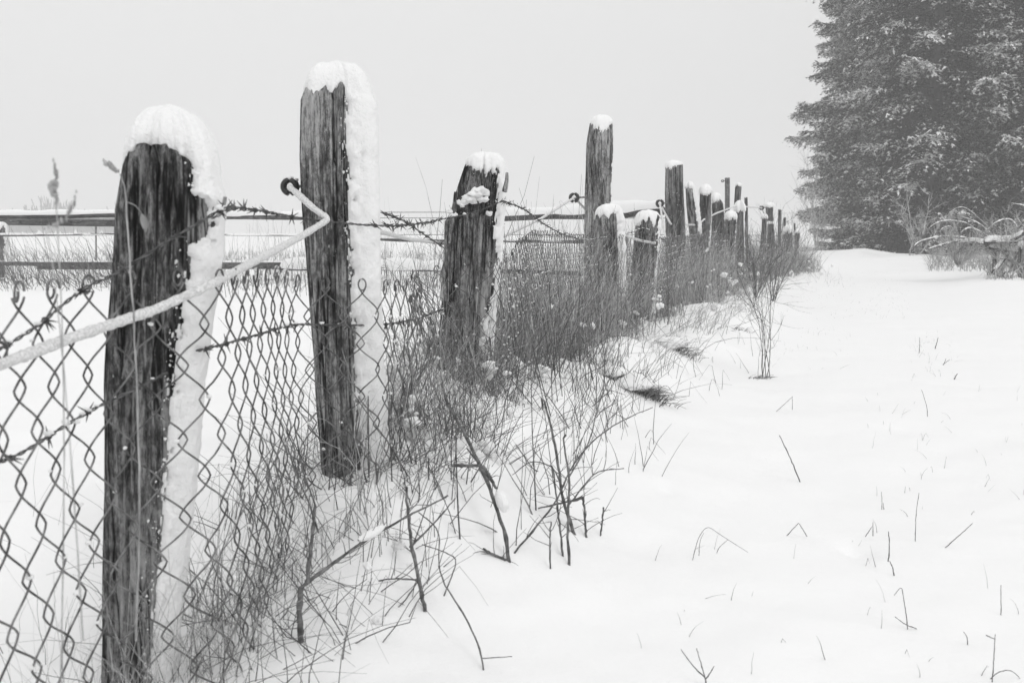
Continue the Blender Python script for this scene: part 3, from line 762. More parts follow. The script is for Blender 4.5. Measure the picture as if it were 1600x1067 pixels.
rf = empty("rail_fence", tuple(P(5, 432, 16.3)))
tag(rf, "field fence of rough horizontal poles with snow ridges, behind the netting", "rail fence")
ro = np.array(rf.location)
def rail(root, p0, p1, r, snow_h=None, seed=0, mat_=None, flat=1.0):
    org = np.array(root.location)
    a, b = P(*p0), P(*p1)
    m = MB(); log(m, a - org, b - org, r, seed=seed, flat=flat); o = m.build("rail", mat_ or M_rail, root)
    if snow_h:
        m = MB(); snow_on(m, a - org, b - org, r * .95, snow_h, seed=seed, k=120); m.build("snow_ridge", M_snow, o)
rail(rf, (-330, 337, 16.8), (200, 337, 16.2), .042, .075, 1)
rail(rf, (-330, 347, 16.75), (200, 347, 16.1), .055, None, 2)
rail(rf, (196, 337, 16.2), (520, 340, 15.2), .055, .075, 3)
rail(rf, (590, 331, 14.2), (585, 331, 14.3), .001, None, 4) if False else None
rail(rf, (772, 342, 12.6), (1036, 329, 10.8), .05, .09, 5)
rail(rf, (-330, 366, 16.8), (520, 369, 15.2), .017, .022, 6)
rail(rf, (516, 371, 15.2), (930, 380, 11.9), .024, .028, 7)
rail(rf, (-330, 410, 16.8), (470, 412, 15.3), .045, .02, 8)
rail(rf, (60, 417, 16.2), (470, 417, 15.2), .04, None, 9)
rail(rf, (440, 418, 15.2), (930, 424, 12.2), .045, .11, 10)
def rpost(root, px0, px1, ytop, ybase, d, seed, cap=.06, mat_=None):
    org = np.array(root.location)
    S = post_shape([(ytop, px0, px1), ((ytop + ybase) / 2, px0 - .5, px1 + .5), (ybase, px0 - 1, px1 + 1)], d, seed, 4, .4, .9, .12, .02, 40, 50, -.3)
    v = np.concatenate([np.linspace(0, 1, 51)[:-1], 1 + np.linspace(0, 1, 6)])
    Pt, *_ = surf(S, v); m = MB(); m.quads(Pt.reshape(-1, 3) - org, grid_faces(40, len(v)))
    o = m.build("rail_post", mat_ or M_wood_far, root)
    if cap:
        m = MB(); snow_shell(S, m, cap=cap, over=.015, side=.02, wind=0, width=.8, drip=.04); m.v = [q - org for q in m.v]; m.build("snow_cap", M_snow, o)
rpost(rf, -6, 12, 352, 432, 16.3, 7)
rpost(rf, 330, 350, 340, 425, 15.8, 9)
rpost(rf, 640, 650, 500, 505, 14.0, 10) if False else None
rpost(rf, 1000, 1012, 335, 470, 11.2, 11)

# thin far wire fence in the field
wf = empty("wire_fence", tuple(P(672, 405, 24)))
tag(wf, "thin far wire fence on slim stakes out in the snowy field", "wire fence")
wo = np.array(wf.location)
for px in (150, 330, 500, 672, 860, 1010):
    d = 26 - px * .003; m = MB()
    a = P(px, 347, d); b = P(px, 408, d)
    log(m, b - wo, a - wo, .055, 6, 6, seed=px); m.build("stake", M_wood_far, wf)
for z_, r_ in ((333, .009), (342, .009), (368, .008)):
    m = MB(); tubes(m, spline([P(-200, z_ + 1, 26.5), P(400, z_ - 1, 24.8), P(1040, z_ - 1, 22.8)], 40) - wo, r_, 5); m.build("wire", M_wire, wf)

# broken snow laden rail fence at the right edge
rr_ = empty("broken_rail_fence", tuple(G(1560, 425)))
D = 14.5
tag(rr_, "collapsed pole fence loaded with snow at the right edge beyond the track", "rail fence")
rail(rr_, (1538, 378, D), (1720, 376, D - 1), .04, .06, 21)
rail(rr_, (1490, 378, D + 2), (1552, 381, D + .4), .035, .06, 22)
rail(rr_, (1600, 366, D - .5), (1560, 384, D), .03, .05, 23)
rail(rr_, (1552, 427, D - .3), (1583, 383, D), .03, .03, 24)
rail(rr_, (1570, 430, D - .3), (1590, 385, D), .035, .03, 25)
rail(rr_, (1590, 432, D - .3), (1600, 380, D), .045, .02, 26)
rail(rr_, (1545, 386, D), (1640, 402, D - .3), .03, .05, 27)
rpost(rr_, 1551, 1557, 381, 426, D, 30, .03)
rpost(rr_, 1592, 1603, 380, 434, D - .4, 31, .04)

def heap(mb):
    C, R = [], []
    for _ in range(50):
        C.append(P(rng.uniform(1540, 1640), rng.uniform(370, 379), D + rng.uniform(-.15, .15))); R.append(rng.uniform(.015, .045))
    for _ in range(10):
        q = P(rng.uniform(1540, 1640), 425, D + rng.uniform(-.6, .3)); q[2] = float(height(q[0], q[1])); C.append(q + (0, 0, rng.uniform(0, .04))); R.append(rng.uniform(.03, .07))
    lumpy(mb, C, R, (1.3, 1, .7), .7)
part_mesh(heap, "snow_heap", M_snow, rr_)["kind"] = "stuff"

# ------------------------------------------------------------------ grass and stems
def blades(mb, base, h, dirv, lean, droop, w, k=6, sides=3, kink=None):
    """base (n,3); dirv angle of lean; lean 0..1; droop bends tips over"""
    n = len(base)
    t = np.linspace(0, 1, k)[None, :]
    cx, cy = np.cos(dirv)[:, None], np.sin(dirv)[:, None]
    out = h[:, None] * (lean[:, None] * t + droop[:, None] * t ** 2.2)
    up = h[:, None] * (t * np.sqrt(np.clip(1 - lean[:, None] ** 2, .05, 1)) - droop[:, None] * .55 * t ** 2.6)
    if kink is not None:
        kt, ka, kd = kink
        past = np.clip(t - kt[:, None], 0, 1)
        up = np.where(past > 0, h[:, None] * (kt[:, None] - past * .75), up)
        out = np.where(past > 0, h[:, None] * (lean[:, None] * kt[:, None] + past * .7), out)
    Pt = np.stack([base[:, 0:1] + out * cx, base[:, 1:2] + out * cy, base[:, 2:3] + up], -1)
    Pt += rng.normal(0, 1, Pt.shape) * (h[:, None, None] * .008)
    R = w[:, None] * (1 - .75 * t)
    tubes(mb, Pt, R, sides)

def scatter_fence(n, y0, y1, smin, smax, dens=None):
    y = y0 + (y1 - y0) * rng.random(n) ** 1.0
    s = rng.uniform(smin, smax, n); x = fence_x(y) + s
    if dens is not None:
        m = rng.random(n) < dens(x, y); x, y = x[m], y[m]
    return np.c_[x, y, height(x, y) - .01]

def grass(name, label, base, hmin, hmax, wmin, wmax, mat_, lean=.35, droop=.3, dirc=None, dirs=9.0, k=6, kinkp=.15):
    mb = MB(); n = len(base)
    h = rng.uniform(hmin, hmax, n) * (.6 + .4 * rng.random(n))
    dr = rng.uniform(0, 2 * pi, n) if dirc is None else rng.normal(dirc, dirs, n)
    kk = rng.random(n) < kinkp
    for sel, kn in ((~kk, False), (kk, True)):
        m = sel.sum()
        if m == 0: continue
        kink = (rng.uniform(.35, .75, m), None, None) if kn else None
        blades(mb, base[sel], h[sel], dr[sel], np.abs(rng.normal(0, lean, m)).clip(0, .85), np.abs(rng.normal(0, droop, m)).clip(0, .9), rng.uniform(wmin, wmax, m), k, 3, kink)
    o = mb.build(name, mat_)
    tag(o, label, "grass", None, "stuff"); return o

cl = lambda f, thr, w: (lambda x, y: smooth(thr - w, thr + w, fbm(x * f, y * f, 3, 2)))
# tall thicket of the fence line, 4.5 to 19 m
grass("dry_grass", "tall dry grass standing along the fence line", scatter_fence(3300, 3.9, 11.0, -.25, .22, cl(2.5, -.12, .2)), .25, .85, .0009, .0034, M_grass, .2, .25, k=7)
grass("dry_grass", "dense dry grass round the far posts", scatter_fence(3600, 9.0, 18.6, -.35, .35, cl(2, -.2, .3)), .25, .85, .002, .005, M_grass_frost, .22, .25)
grass("dry_grass", "tall pale stalks rising from the fence thicket", scatter_fence(750, 4.0, 13, -.22, .25), .55, 1.0, .0012, .0036, M_grass_frost, .18, .22, k=7)
grass("dry_weeds", "dark thin weed stalks among the fence grass", scatter_fence(1300, 3.8, 18.5, -.3, .35, cl(2, -.2, .3)), .3, 1.05, .0016, .0032, M_grass_dark, .22, .1)
grass("dry_grass", "frosted dry grass drooping over the verge", scatter_fence(1500, 4.2, 13, .12, .7, cl(3, 0.05, .2)), .15, .45, .001, .0028, M_grass_frost, .5, .5, dirc=-.5, dirs=.7)
grass("dry_weeds", "thick weedy brush hiding the feet of the far posts", scatter_fence(900, 11, 18.2, -.25, .4), .15, .48, .002, .0045, M_grass, .35, .3)
# tangle between the first three posts
grass("dry_grass", "tangled dry grass at the foot of the near posts", scatter_fence(1700, 1.7, 4.6, -.14, .30, cl(6, .0, .2)), .10, .36, .0006, .0017, M_grass_dark, .6, .4, k=7, kinkp=.4)
grass("dry_grass", "pale grass tangled through the netting by the near posts", scatter_fence(900, 1.6, 4.8, -.12, .24, cl(5, 0, .2)), .12, .42, .0006, .0017, M_grass, .45, .45, k=7, kinkp=.3)
grass("dry_grass", "fine grass in front of the nearest post foot", scatter_fence(420, 1.1, 2.0, -.02, .16), .1, .42, .0004, .001, M_grass_frost, .35, .35, k=7)
grass("dry_grass", "pale grass standing before the thick and notched posts", scatter_fence(420, 2.0, 4.2, -.08, .22, cl(4, -.1, .3)), .2, .5, .0006, .0016, M_grass_frost, .3, .3, k=7)
grass("dry_weeds", "criss cross stems around the notched post", scatter_fence(420, 1.9, 4.8, -.1, .5, cl(3, 0, .3)), .2, .6, .0010, .0026, M_grass_dark, .55, .12, kinkp=.35)

grass("dry_weeds", "bent and broken stems leaning across each other on the near verge", scatter_fence(420, 2.0, 4.8, .05, .62, cl(2.5, 0, .35)), .22, .52, .0008, .0019, M_twig, .75, .12, kinkp=.35)
grass("dry_weeds", "fallen stems before the thick post", scatter_fence(330, 1.55, 2.7, -.04, .36), .12, .36, .0006, .0015, M_twig, .75, .2, kinkp=.35)

grass("dry_grass", "fine pale grass behind the netting at the lower left", scatter_fence(150, 1.0, 2.2, -.75, -.05), .08, .35, .0004, .0009, M_grass, .4, .3, k=7)

# leaning stalks in the field beyond the netting
def field(n, px0, px1, d0, d1):
    d = rng.uniform(d0, d1, n); px = rng.uniform(px0, px1, n)
    x = (px - 800) / FPX * d
    m = x < fence_x(d) - .4
    x, d = x[m], d[m]
    return np.c_[x, d, height(x, d) - .01]
grass("field_grass", "thin dark stalks leaning in front of the field fence", field(420, -60, 330, 12.5, 15.8), .5, 1.15, .003, .006, M_grass_dark, .55, .1, dirc=pi * .95, dirs=.5, kinkp=.05)
grass("field_grass", "thin stalks leaning through the field fence middle", field(700, 300, 950, 11, 17), .3, .95, .002, .0045, M_grass_dark, .3, .12, kinkp=.08)
grass("field_grass", "sparse tall stalks rising against the sky", field(260, 380, 1150, 14, 22), .9, 1.45, .002, .004, M_grass, .15, .12, kinkp=.0)
grass("field_stubble", "dark stubble poking through the field snow", field(2200, -60, 960, 16.5, 32), .1, .4, .003, .007, M_grass_dark, .3, .2)
grass("field_grass", "dark low tufts under the lowest field rail", field(900, -60, 960, 12.5, 15.5), .06, .26, .002, .005, M_grass_dark, .5, .4)

def pxbase(lst): 
    return np.array([G(*q) for q in lst])
# stubble of the track
def track_pts(n, px0, px1, py0, py1, seed=0):
    q = [(rng.uniform(px0, px1), rng.uniform(py0, py1)) for _ in range(n)]
    return pxbase(q)
grass("grass_stubble", "fine grass tips poking through the snow of the track", np.vstack([track_pts(70, 1180, 1330, 470, 580), track_pts(120, 1300, 1420, 425, 500), track_pts(40, 1420, 1500, 520, 600), track_pts(45, 1350, 1600, 600, 800), track_pts(30, 1000, 1600, 800, 1060), track_pts(60, 1180, 1300, 425, 480), track_pts(60, 1310, 1450, 392, 412)]), .02, .075, .0006, .0011, M_grass, .5, .3, kinkp=.2)
grass("verge_grass", "loose stems on the sloping verge", np.vstack([track_pts(50, 880, 1040, 600, 760), track_pts(60, 960, 1200, 500, 620), track_pts(60, 1180, 1320, 425, 450)]), .08, .3, .0009, .0018, M_grass_dark, .4, .1, kinkp=.2)
grass("reed_grass", "frosted reeds in front of the broken rail fence", np.vstack([track_pts(500, 1452, 1545, 398, 425), track_pts(650, 1540, 1640, 410, 438)]), .15, .6, .003, .007, M_twig_frost, .4, .5)

def clump_mesh(name, label, C, R, sq=.65):
    mb = MB(); lumpy(mb, C, R)
    o = mb.build(name, M_snow); tag(o, label, "snow clumps", None, "stuff")
def clumps(n, y0, y1, s0, s1, r0, r1, zmax, name_label):
    b = scatter_fence(n, y0, y1, s0, s1, cl(4, 0, .25)); C, R = [], []
    for p in b:
        up = rng.random() ** 4; r = (r0 + (r1 - r0) * rng.random() ** 2) * (1 - .7 * up)
        for _ in range(rng.integers(1, 6)):
            C.append(p + (rng.normal(0, r), rng.normal(0, r), up * zmax + rng.normal(0, r * .7) - r * .3 * (up < .2))); R.append(r * rng.uniform(.25, 1.0))
    clump_mesh("snow_clumps", name_label, np.array(C), np.array(R))
clumps(460, 1.75, 4.7, -.12, .32, .004, .026, .18, "lumps of snow caught in the tangle by the near posts")
clumps(420, 4.4, 10, -.25, .5, .006, .032, .4, "lumps of snow caught in the fence grass")
clumps(360, 9, 18, -.3, .6, .012, .045, .6, "snow lumps on the brush round the far posts")

# dark hollows of grass under the snow hummocks
HUM = []
def tussock(label, px, py, w, n, hh):
    b = G(px, py); mb = MB()
    base = b + np.c_[rng.normal(0, w, n), rng.normal(0, w * .5, n), np.zeros(n)]; base[:, 2] = height(base[:, 0], base[:, 1]) - .01
    blades(mb, base - b, rng.uniform(.4, 1, n) * hh, rng.normal(-.4, .7, n), np.abs(rng.normal(.5, .25, n)).clip(0, .9), rng.uniform(.4, .9, n), rng.uniform(.0015, .003, n), 6)
    o = mb.build("grass_tussock", M_grass_dark); o.location = b
    if px < 1100: HUM.append((b + (-w * .9, w * .5, hh * .55), w * 1.25))
    tag(o, label, "grass tussock", "grass tussocks showing from under the verge snow")
tussock("dark grass tuft under the largest snow hummock on the verge", 1008, 618, .05, 170, .09)
tussock("dark grass tuft left of the largest one, under the same hummock", 968, 598, .035, 80, .08)
tussock("dark grass tuft under the hummock farther up the verge", 1060, 550, .055, 110, .09)
tussock("ring of flattened grass at the foot of the upright shrub", 1184, 592, .04, 34, .06)
tussock("small dark tuft high on the verge beside the far posts", 1155, 517, .06, 36, .06)

def hummocks():
    mb = MB(); lumpy(mb, [h[0] for h in HUM], [h[1] for h in HUM], (1.35, 1.5, .62), .35, False)
    o = mb.build("snow_hummocks", M_snow); tag(o, "rounded snow lying over the verge tussocks", None, None, "stuff")
hummocks()

# ------------------------------------------------------------------ traced single stems
def stem(name, label, cat, lines, mat_=None, group=None, snow=None, sides=6, seat=True):
    """lines: list of (points [(px,py,d)], r0, r1)"""
    p0 = lines[0][0][0]; dd = 0.0
    if seat and p0[1] < 1060: dd = float(G(p0[0], p0[1])[1]) - p0[2]
    lines = [([(x, y, d + dd) for x, y, d in pts], a, b) for pts, a, b in lines]
    first = P(*lines[0][0][0])
    mb = MB()
    for pts, r0, r1 in lines:
        q = np.array([P(*p) for p in pts]); k = max(8, 5 * len(q))
        c = spline(q, k); c += min(.0008, r0 * .22) * rng.normal(0, 1, c.shape)
        rad = np.linspace(r0, r1, k) * (1 + .12 * noise(np.arange(k) * 1.3, p0[0]) + .25 * (np.arange(k) % 7 == 3))
        tubes(mb, c - first, rad, sides)
        if r0 >= .0018 and cat in ("stem", "branch"):
            for _ in range(rng.integers(3, 8)):
                j = rng.integers(2, k); L = rng.uniform(.025, .10)
                dv = rng.normal(0, 1, 3) * (1, .6, .5) + (0, 0, .8); dv /= np.linalg.norm(dv)
                tt = np.linspace(0, 1, 6)[:, None]
                tw = c[j] + dv * L * tt + rng.normal(0, .25, 3) * L * tt ** 2 + rng.normal(0, .0012, (6, 3)) * tt
                tubes(mb, tw - first, np.linspace(.0010, .0004, 6), 4)
    o = mb.build(name, mat_ or M_twig); o.location = first
    tag(o, label, cat, group)
    if snow:
        ms = MB()
        for pts, r in snow:
            q = np.array([P(p[0], p[1], p[2] + dd) for p in pts]); c = spline(q, 24) + (0, 0, r * .6)
            R = r * np.sin(np.linspace(.05, pi - .05, 24)) ** .4
            tubes(ms, c - first, R, 8)
        ms.build("snow_strip", M_snow, o)
    return o
D1 = 2.05
stem("forked_branch", "thick cut branch rising then forking right, in front of the tangle", "branch",
     [([(471, 1005, 1.98), (468, 960, 1.98), (470, 918, 1.98)], .0055, .005), ([(470, 918, 1.98), (510, 888, 2.02), (560, 852, 2.08), (620, 815, 2.15), (700, 775, 2.25)], .0035, .0015),
      ([(480, 910, 1.98), (486, 850, 2.0), (492, 790, 2.05)], .004, .003)], snow=[([(560, 848, 2.08), (580, 838, 2.1), (600, 826, 2.12)], .009)])
stem("woody_stem", "slanting woody stem with snow in its fork, below the notched post", "stem",
     [([(797, 880, 2.42), (785, 820, 2.44), (760, 750, 2.5), (732, 690, 2.6), (700, 630, 2.75), (690, 600, 2.8)], .0048, .003),
      ([(706, 728, 2.5), (730, 728, 2.5), (756, 730, 2.5), (775, 762, 2.46)], .004, .003), ([(775, 762, 2.46), (730, 700, 2.7)], .003, .002),
      ([(755, 857, 2.42), (775, 868, 2.42), (795, 876, 2.42)], .003, .003)], snow=[([(778, 772, 2.45), (785, 790, 2.44), (789, 805, 2.44)], .014)])
stem("woody_stem", "tall upright stem with side twigs, rightmost of the pair on the verge", "stem",
     [([(890, 883, 2.4), (887, 830, 2.42), (889, 745, 2.5), (880, 690, 2.55), (884, 680, 2.55)], .0038, .0022), ([(889, 745, 2.5), (920, 690, 2.6), (936, 632, 2.75), (965, 560, 2.9)], .002, .001),
      ([(888, 790, 2.46), (930, 740, 2.5), (975, 732, 2.5)], .0018, .001)])
stem("woody_stem", "bent stem with pale bark beside the tall upright one", "stem",
     [([(899, 838, 2.5), (880, 780, 2.55), (868, 700, 2.65), (850, 625, 2.8), (846, 622, 2.8), (848, 640, 2.8)], .0045, .0025), ([(878, 760, 2.56), (862, 730, 2.6), (830, 722, 2.6), (800, 742, 2.6)], .002, .001)])
stem("woody_stem", "thin straight stem with frosted top left of the upright pair", "stem", [([(880, 872, 2.4), (872, 800, 2.45), (865, 740, 2.5), (862, 728, 2.5)], .0028, .002)])
stem("woody_stem", "curved twig arching from the snow up to the right, left of the pair", "stem", [([(803, 865, 2.4), (840, 820, 2.45), (870, 780, 2.5), (900, 720, 2.6), (950, 670, 2.7), (1020, 636, 2.85)], .0025, .001)])
stem("woody_stem", "knobbly dead stem standing in the middle of the near verge", "stem",
     [([(664, 955, 2.15), (655, 905, 2.17), (643, 850, 2.2), (638, 800, 2.25), (635, 762, 2.3)], .0045, .0028), ([(640, 855, 2.2), (680, 815, 2.25), (712, 778, 2.3)], .0022, .0012),
      ([(655, 905, 2.17), (600, 905, 2.2), (570, 920, 2.2)], .002, .001), ([(655, 905, 2.17), (620, 950, 2.15), (560, 980, 2.1), (530, 975, 2.05)], .0014, .0008)])
stem("grass_culm", "long thin culm curving down to the lower right from the near verge", "grass stem",
     [([(756, 1048, 1.72), (748, 1010, 1.75), (725, 960, 1.8), (695, 912, 1.9), (686, 880, 1.95), (684, 830, 2.0), (655, 800, 2.1)], .0016, .0012), ([(754, 1028, 1.73), (800, 1025, 1.7)], .001, .0006)])
stem("grass_culm", "broken culm with a sharp knee right of the dead stem", "grass stem", [([(692, 935, 1.95), (712, 880, 2.0), (700, 865, 2.0), (660, 850, 2.05)], .0015, .001)])
stem("woody_stem", "short kinked stick with a square bend right of the upright pair", "stem", [([(916, 840, 2.5), (914, 810, 2.52), (911, 778, 2.55), (908, 777, 2.55)], .003, .003), ([(911, 778, 2.55), (880, 785, 2.55), (842, 794, 2.55)], .003, .002)])
stem("woody_stem", "short lone stub standing right of the kinked stick", "stem", [([(938, 838, 2.5), (941, 815, 2.5), (943, 792, 2.5)], .002, .0022)])
stem("woody_stem", "thin dark stick upright in front of the kinked stick", "stem", [([(860, 890, 2.36), (859, 850, 2.36), (861, 815, 2.36)], .0018, .0015)])
def on(px, py): 
    g = G(px, py); return (px, py + 1, float(g[1]))
def trk(label, chains, r=.0011, cat="grass stem", mat_=None, name="dry_stalk"):
    base = G(*chains[0][0]); d = float(base[1])
    stem(name, label, cat, [([(x, y, d) for x, y in ch], r, r * .6) for ch in chains], mat_ or M_grass_dark, "single stalks poking out of the track snow", sides=5)
trk("long dark stick leaning left, alone in the open snow", [[(1250, 753), (1236, 718), (1218, 680)]], .0022)
trk("thin stalk arched over like a tent, two legs down in the snow", [[(1082, 875), (1090, 845), (1098, 830), (1108, 824), (1130, 838), (1168, 862)], [(1120, 864), (1124, 855), (1137, 843)], [(1092, 868), (1094, 845), (1100, 832)]], .0008)
trk("inverted V shaped stalk in the middle of the open snow", [[(1228, 838), (1240, 825), (1248, 817)], [(1261, 838), (1254, 826), (1248, 817)]], .0012)
trk("long pale stalk leaning right near the right edge", [[(1475, 857), (1500, 835), (1520, 817)]], .0012)
trk("crooked dark twig below the wind scoop", [[(1397, 900), (1395, 888), (1390, 876)], [(1388, 877), (1390, 850), (1388, 830)]], .0015)
trk("hooked tall stalk with a bent tip above the twin blades", [[(1418, 983), (1416, 960), (1412, 935), (1408, 918), (1397, 930)], [(1432, 982), (1415, 975), (1398, 963)]], .001)
trk("straight lone stalk close to the right edge of the frame", [[(1564, 962), (1564, 940), (1564, 914)]], .001)
trk("tall stem with a small side leaf in the bottom right corner", [[(1550, 1066), (1553, 1030), (1555, 990)], [(1541, 992), (1554, 998)]], .001)
trk("thin hoop of grass in the bottom right corner", [[(1545, 1062), (1560, 1050), (1577, 1047), (1590, 1055), (1600, 1070)]], .0009)
trk("three bladed sprig at the bottom edge of the open snow", [[(1104, 1075), (1102, 1060), (1095, 1035), (1088, 1012)], [(1102, 1058), (1085, 1042), (1064, 1014)], [(1103, 1060), (1110, 1050), (1116, 1040)]], .0012)
trk("slender upright stalk beside a shorter one, right of the wind scoop", [[(1430, 846), (1431, 810), (1433, 790), (1436, 770)]], .001)
trk("little zigzag twig low in the open snow on the right", [[(1512, 1007), (1511, 995), (1506, 987)]], .001)
trk("upright stalk pair above the wind scoop", [[(1378, 797), (1378, 780), (1377, 768)], [(1381, 797), (1380, 785)]], .001)
trk("bent stalk with a short foot up on the verge", [[(1213, 643), (1225, 632), (1238, 620)], [(1238, 640), (1238, 628), (1238, 619)]], .0013)
trk("dark blade leaning right on the upper track, lowest of the dark blades", [[(1491, 593), (1493, 588), (1496, 584)]], .003)
trk("tall dark blade on the upper track, left of its neighbour", [[(1436, 552), (1437, 540), (1437, 527)]], .0022)
trk("dark blade leaning right, right of the tall upper one", [[(1461, 545), (1464, 535), (1466, 527)]], .003)
trk("short pair of crossed blades on the upper track", [[(1472, 571), (1478, 566), (1484, 562)], [(1473, 572), (1476, 566), (1478, 560)]], .002)
trk("branching stalk leaning left on the middle track", [[(1449, 652), (1448, 635), (1440, 609)], [(1450, 655), (1456, 663)]], .0013)
trk("short curved blades over the small wind scoop", [[(1332, 845), (1345, 858), (1352, 869)], [(1369, 867), (1362, 850), (1345, 845)], [(1364, 837), (1364, 815)], [(1352, 838), (1363, 822)]], .0011)
# blurred foreground grasses at the left
gs = stem("grass_stalk", "blurred foreground grass stalk with a double seed head, far left", "grass stem",
     [([(95, 1090, 1.05), (98, 900, 1.05), (100, 700, 1.05), (97, 500, 1.05), (92, 400, 1.05), (88, 320, 1.05), (86, 300, 1.05)], .0008, .0006)], M_grass, seat=False)
def seeds(parent, chains):
    org = np.array(parent.location); mb = MB()
    for ch, r in chains:
        c = spline(np.array([P(*p) for p in ch]), 14)
        for i, p in enumerate(c):
            blobs(mb, [p - org + rng.normal(0, .0008, 3)], r * (.5 + .5 * sin(pi * (i + .5) / 14)), (.8, .8, 1.7), .2)
    mb.build("seed_head", M_grass, parent)
seeds(gs, [([(88, 320, 1.05), (88, 285, 1.05), (85, 252, 1.05)], .0026), ([(86, 308, 1.05), (80, 296, 1.05), (81, 285, 1.05)], .003)])
gs2 = stem("grass_stalk", "bent foreground stalk with a hanging leaf, crossing the nearest post", "grass stem",
     [([(212, 1000, 1.3), (218, 800, 1.3), (212, 560, 1.3), (205, 440, 1.3), (200, 360, 1.3), (195, 300, 1.3), (187, 272, 1.3)], .0016, .001),
      ([(199, 316, 1.3), (212, 322, 1.3), (222, 335, 1.3)], .0006, .0005)], M_grass, seat=False)
seeds(gs2, [([(184, 268, 1.3), (174, 260, 1.3), (162, 252, 1.3)], .0032)])
def leaf(parent, pts, w):
    org = np.array(parent.location); c = spline(np.array([P(*p) for p in pts]), 8); W_ = w * np.sin(np.linspace(.1, pi - .15, 8))
    mb = MB(); V = np.stack([c - org - np.c_[W_, 0 * W_, 0 * W_], c - org + np.c_[0 * W_, W_ * .3, 0 * W_], c - org + np.c_[W_, 0 * W_, 0 * W_]], 1).reshape(-1, 3)
    i = np.arange(24).reshape(8, 3); F = np.stack([i[:-1, :-1], i[:-1, 1:], i[1:, 1:], i[1:, :-1]], -1)
    mb.quads(V, F); mb.build("leaf", M_grass, parent)
leaf(gs2, [(221, 333, 1.3), (225, 345, 1.3), (228, 362, 1.3)], .0052)
gs3 = stem("grass_stalk", "out of focus drooping seed plume left of the nearest post", "grass stem",
     [([(130, 1000, 1.0), (110, 700, 1.0), (90, 480, 1.0), (80, 400, 1.0), (70, 358, 1.0)], .0008, .0005)], M_grass, seat=False)
seeds(gs3, [([(70, 358, 1.0), (92, 350, 1.0), (106, 335, 1.0), (114, 318, 1.0), (118, 300, 1.0)], .0022)])

# ------------------------------------------------------------------ shrubs
def shrub(name, label, cat, base, n, hgt, spread, r0, mat_, group=None, forks=3, seed=0, up=.8, snow=False):
    R = np.random.default_rng(seed); mb = MB()
    for i in range(n):
        a = R.uniform(0, 2 * pi); L = hgt * R.uniform(.6, 1.1)
        sp = spread * R.uniform(.2, 1)
        def br(p0, d, L, r, lev):
            k = 7; pts = [p0]; dd = d / np.linalg.norm(d)
            for j in range(k - 1):
                dd = dd + R.normal(0, .09, 3) + np.array([0, 0, .05 * up]); dd /= np.linalg.norm(dd); pts.append(pts[-1] + dd * L / (k - 1))
            pts = np.array(pts); tubes(mb, pts, np.linspace(r, r * .45, k), 4)
            if lev > 0:
                for _ in range(forks):
                    j = R.integers(2, k); q = dd + R.normal(0, .55, 3); br(pts[j], q, L * R.uniform(.35, .6), r * .5, lev - 1)
        br(np.array([R.normal(0, .01), R.normal(0, .01), -.02]), np.array([cos(a) * sp, sin(a) * sp, 1.0]), L, r0, 2)
    o = mb.build(name, mat_); o.location = base; tag(o, label, cat, group); return o
shrub("bare_shrub", "bare upright shrub at the lower end of the far posts", "shrub", G(1198, 590), 6, .66, .30, .0024, M_grass_dark, forks=5, seed=3)
shrub("bare_shrub", "low bare shrub fanning out beside the stout far post", "shrub", G(1208, 470), 9, .65, .45, .004, M_twig, forks=3, seed=5)
shrub("bare_shrub", "thin bare shrub rising behind the stout lashed post", "shrub", np.array([4.35, 16.4, -.02]), 7, 1.1, .4, .007, M_twig, forks=3, seed=6)
shrub("bare_shrub", "bare spreading sapling on the crest in front of the spruces", "shrub", np.array([9.75, 24.0, .15]), 9, 1.15, 1.1, .022, M_twig_frost, forks=5, seed=7)
shrub("bare_shrub", "faint bare bush at the left foot of the spruces", "shrub", np.array([8.75, 28.6, -.1]), 12, 1.9, .5, .012, M_twig_frost, forks=5, seed=8)
shrub("bare_shrub", "bare thorny bush behind the arching snowy canes", "shrub", np.array([10.2, 19.5, .05]), 10, .9, 1.0, .014, M_twig_frost, forks=5, seed=9)
shrub("bare_shrub", "tangled twiggy bush smothering the broken rail fence", "shrub", P(1590, 425, 14.2), 22, .75, 1.2, .009, M_twig_frost, forks=6, seed=14)
shrub("bare_shrub", "low frosty brushwood left of the broken rail fence", "shrub", P(1500, 415, 15.8), 22, .6, 1.5, .009, M_twig_frost, forks=6, seed=15)
shrub("bare_shrub", "twiggy dark shrub in the brush before the dark rounded post", "shrub", np.array([2.75, 11.2, -.02]), 12, .75, .6, .005, M_grass_dark, forks=5, seed=31)
shrub("bare_shrub", "twiggy shrub crowding the last posts of the fence", "shrub", np.array([4.75, 16.6, -.02]), 10, .7, .5, .0045, M_grass_dark, forks=5, seed=32)
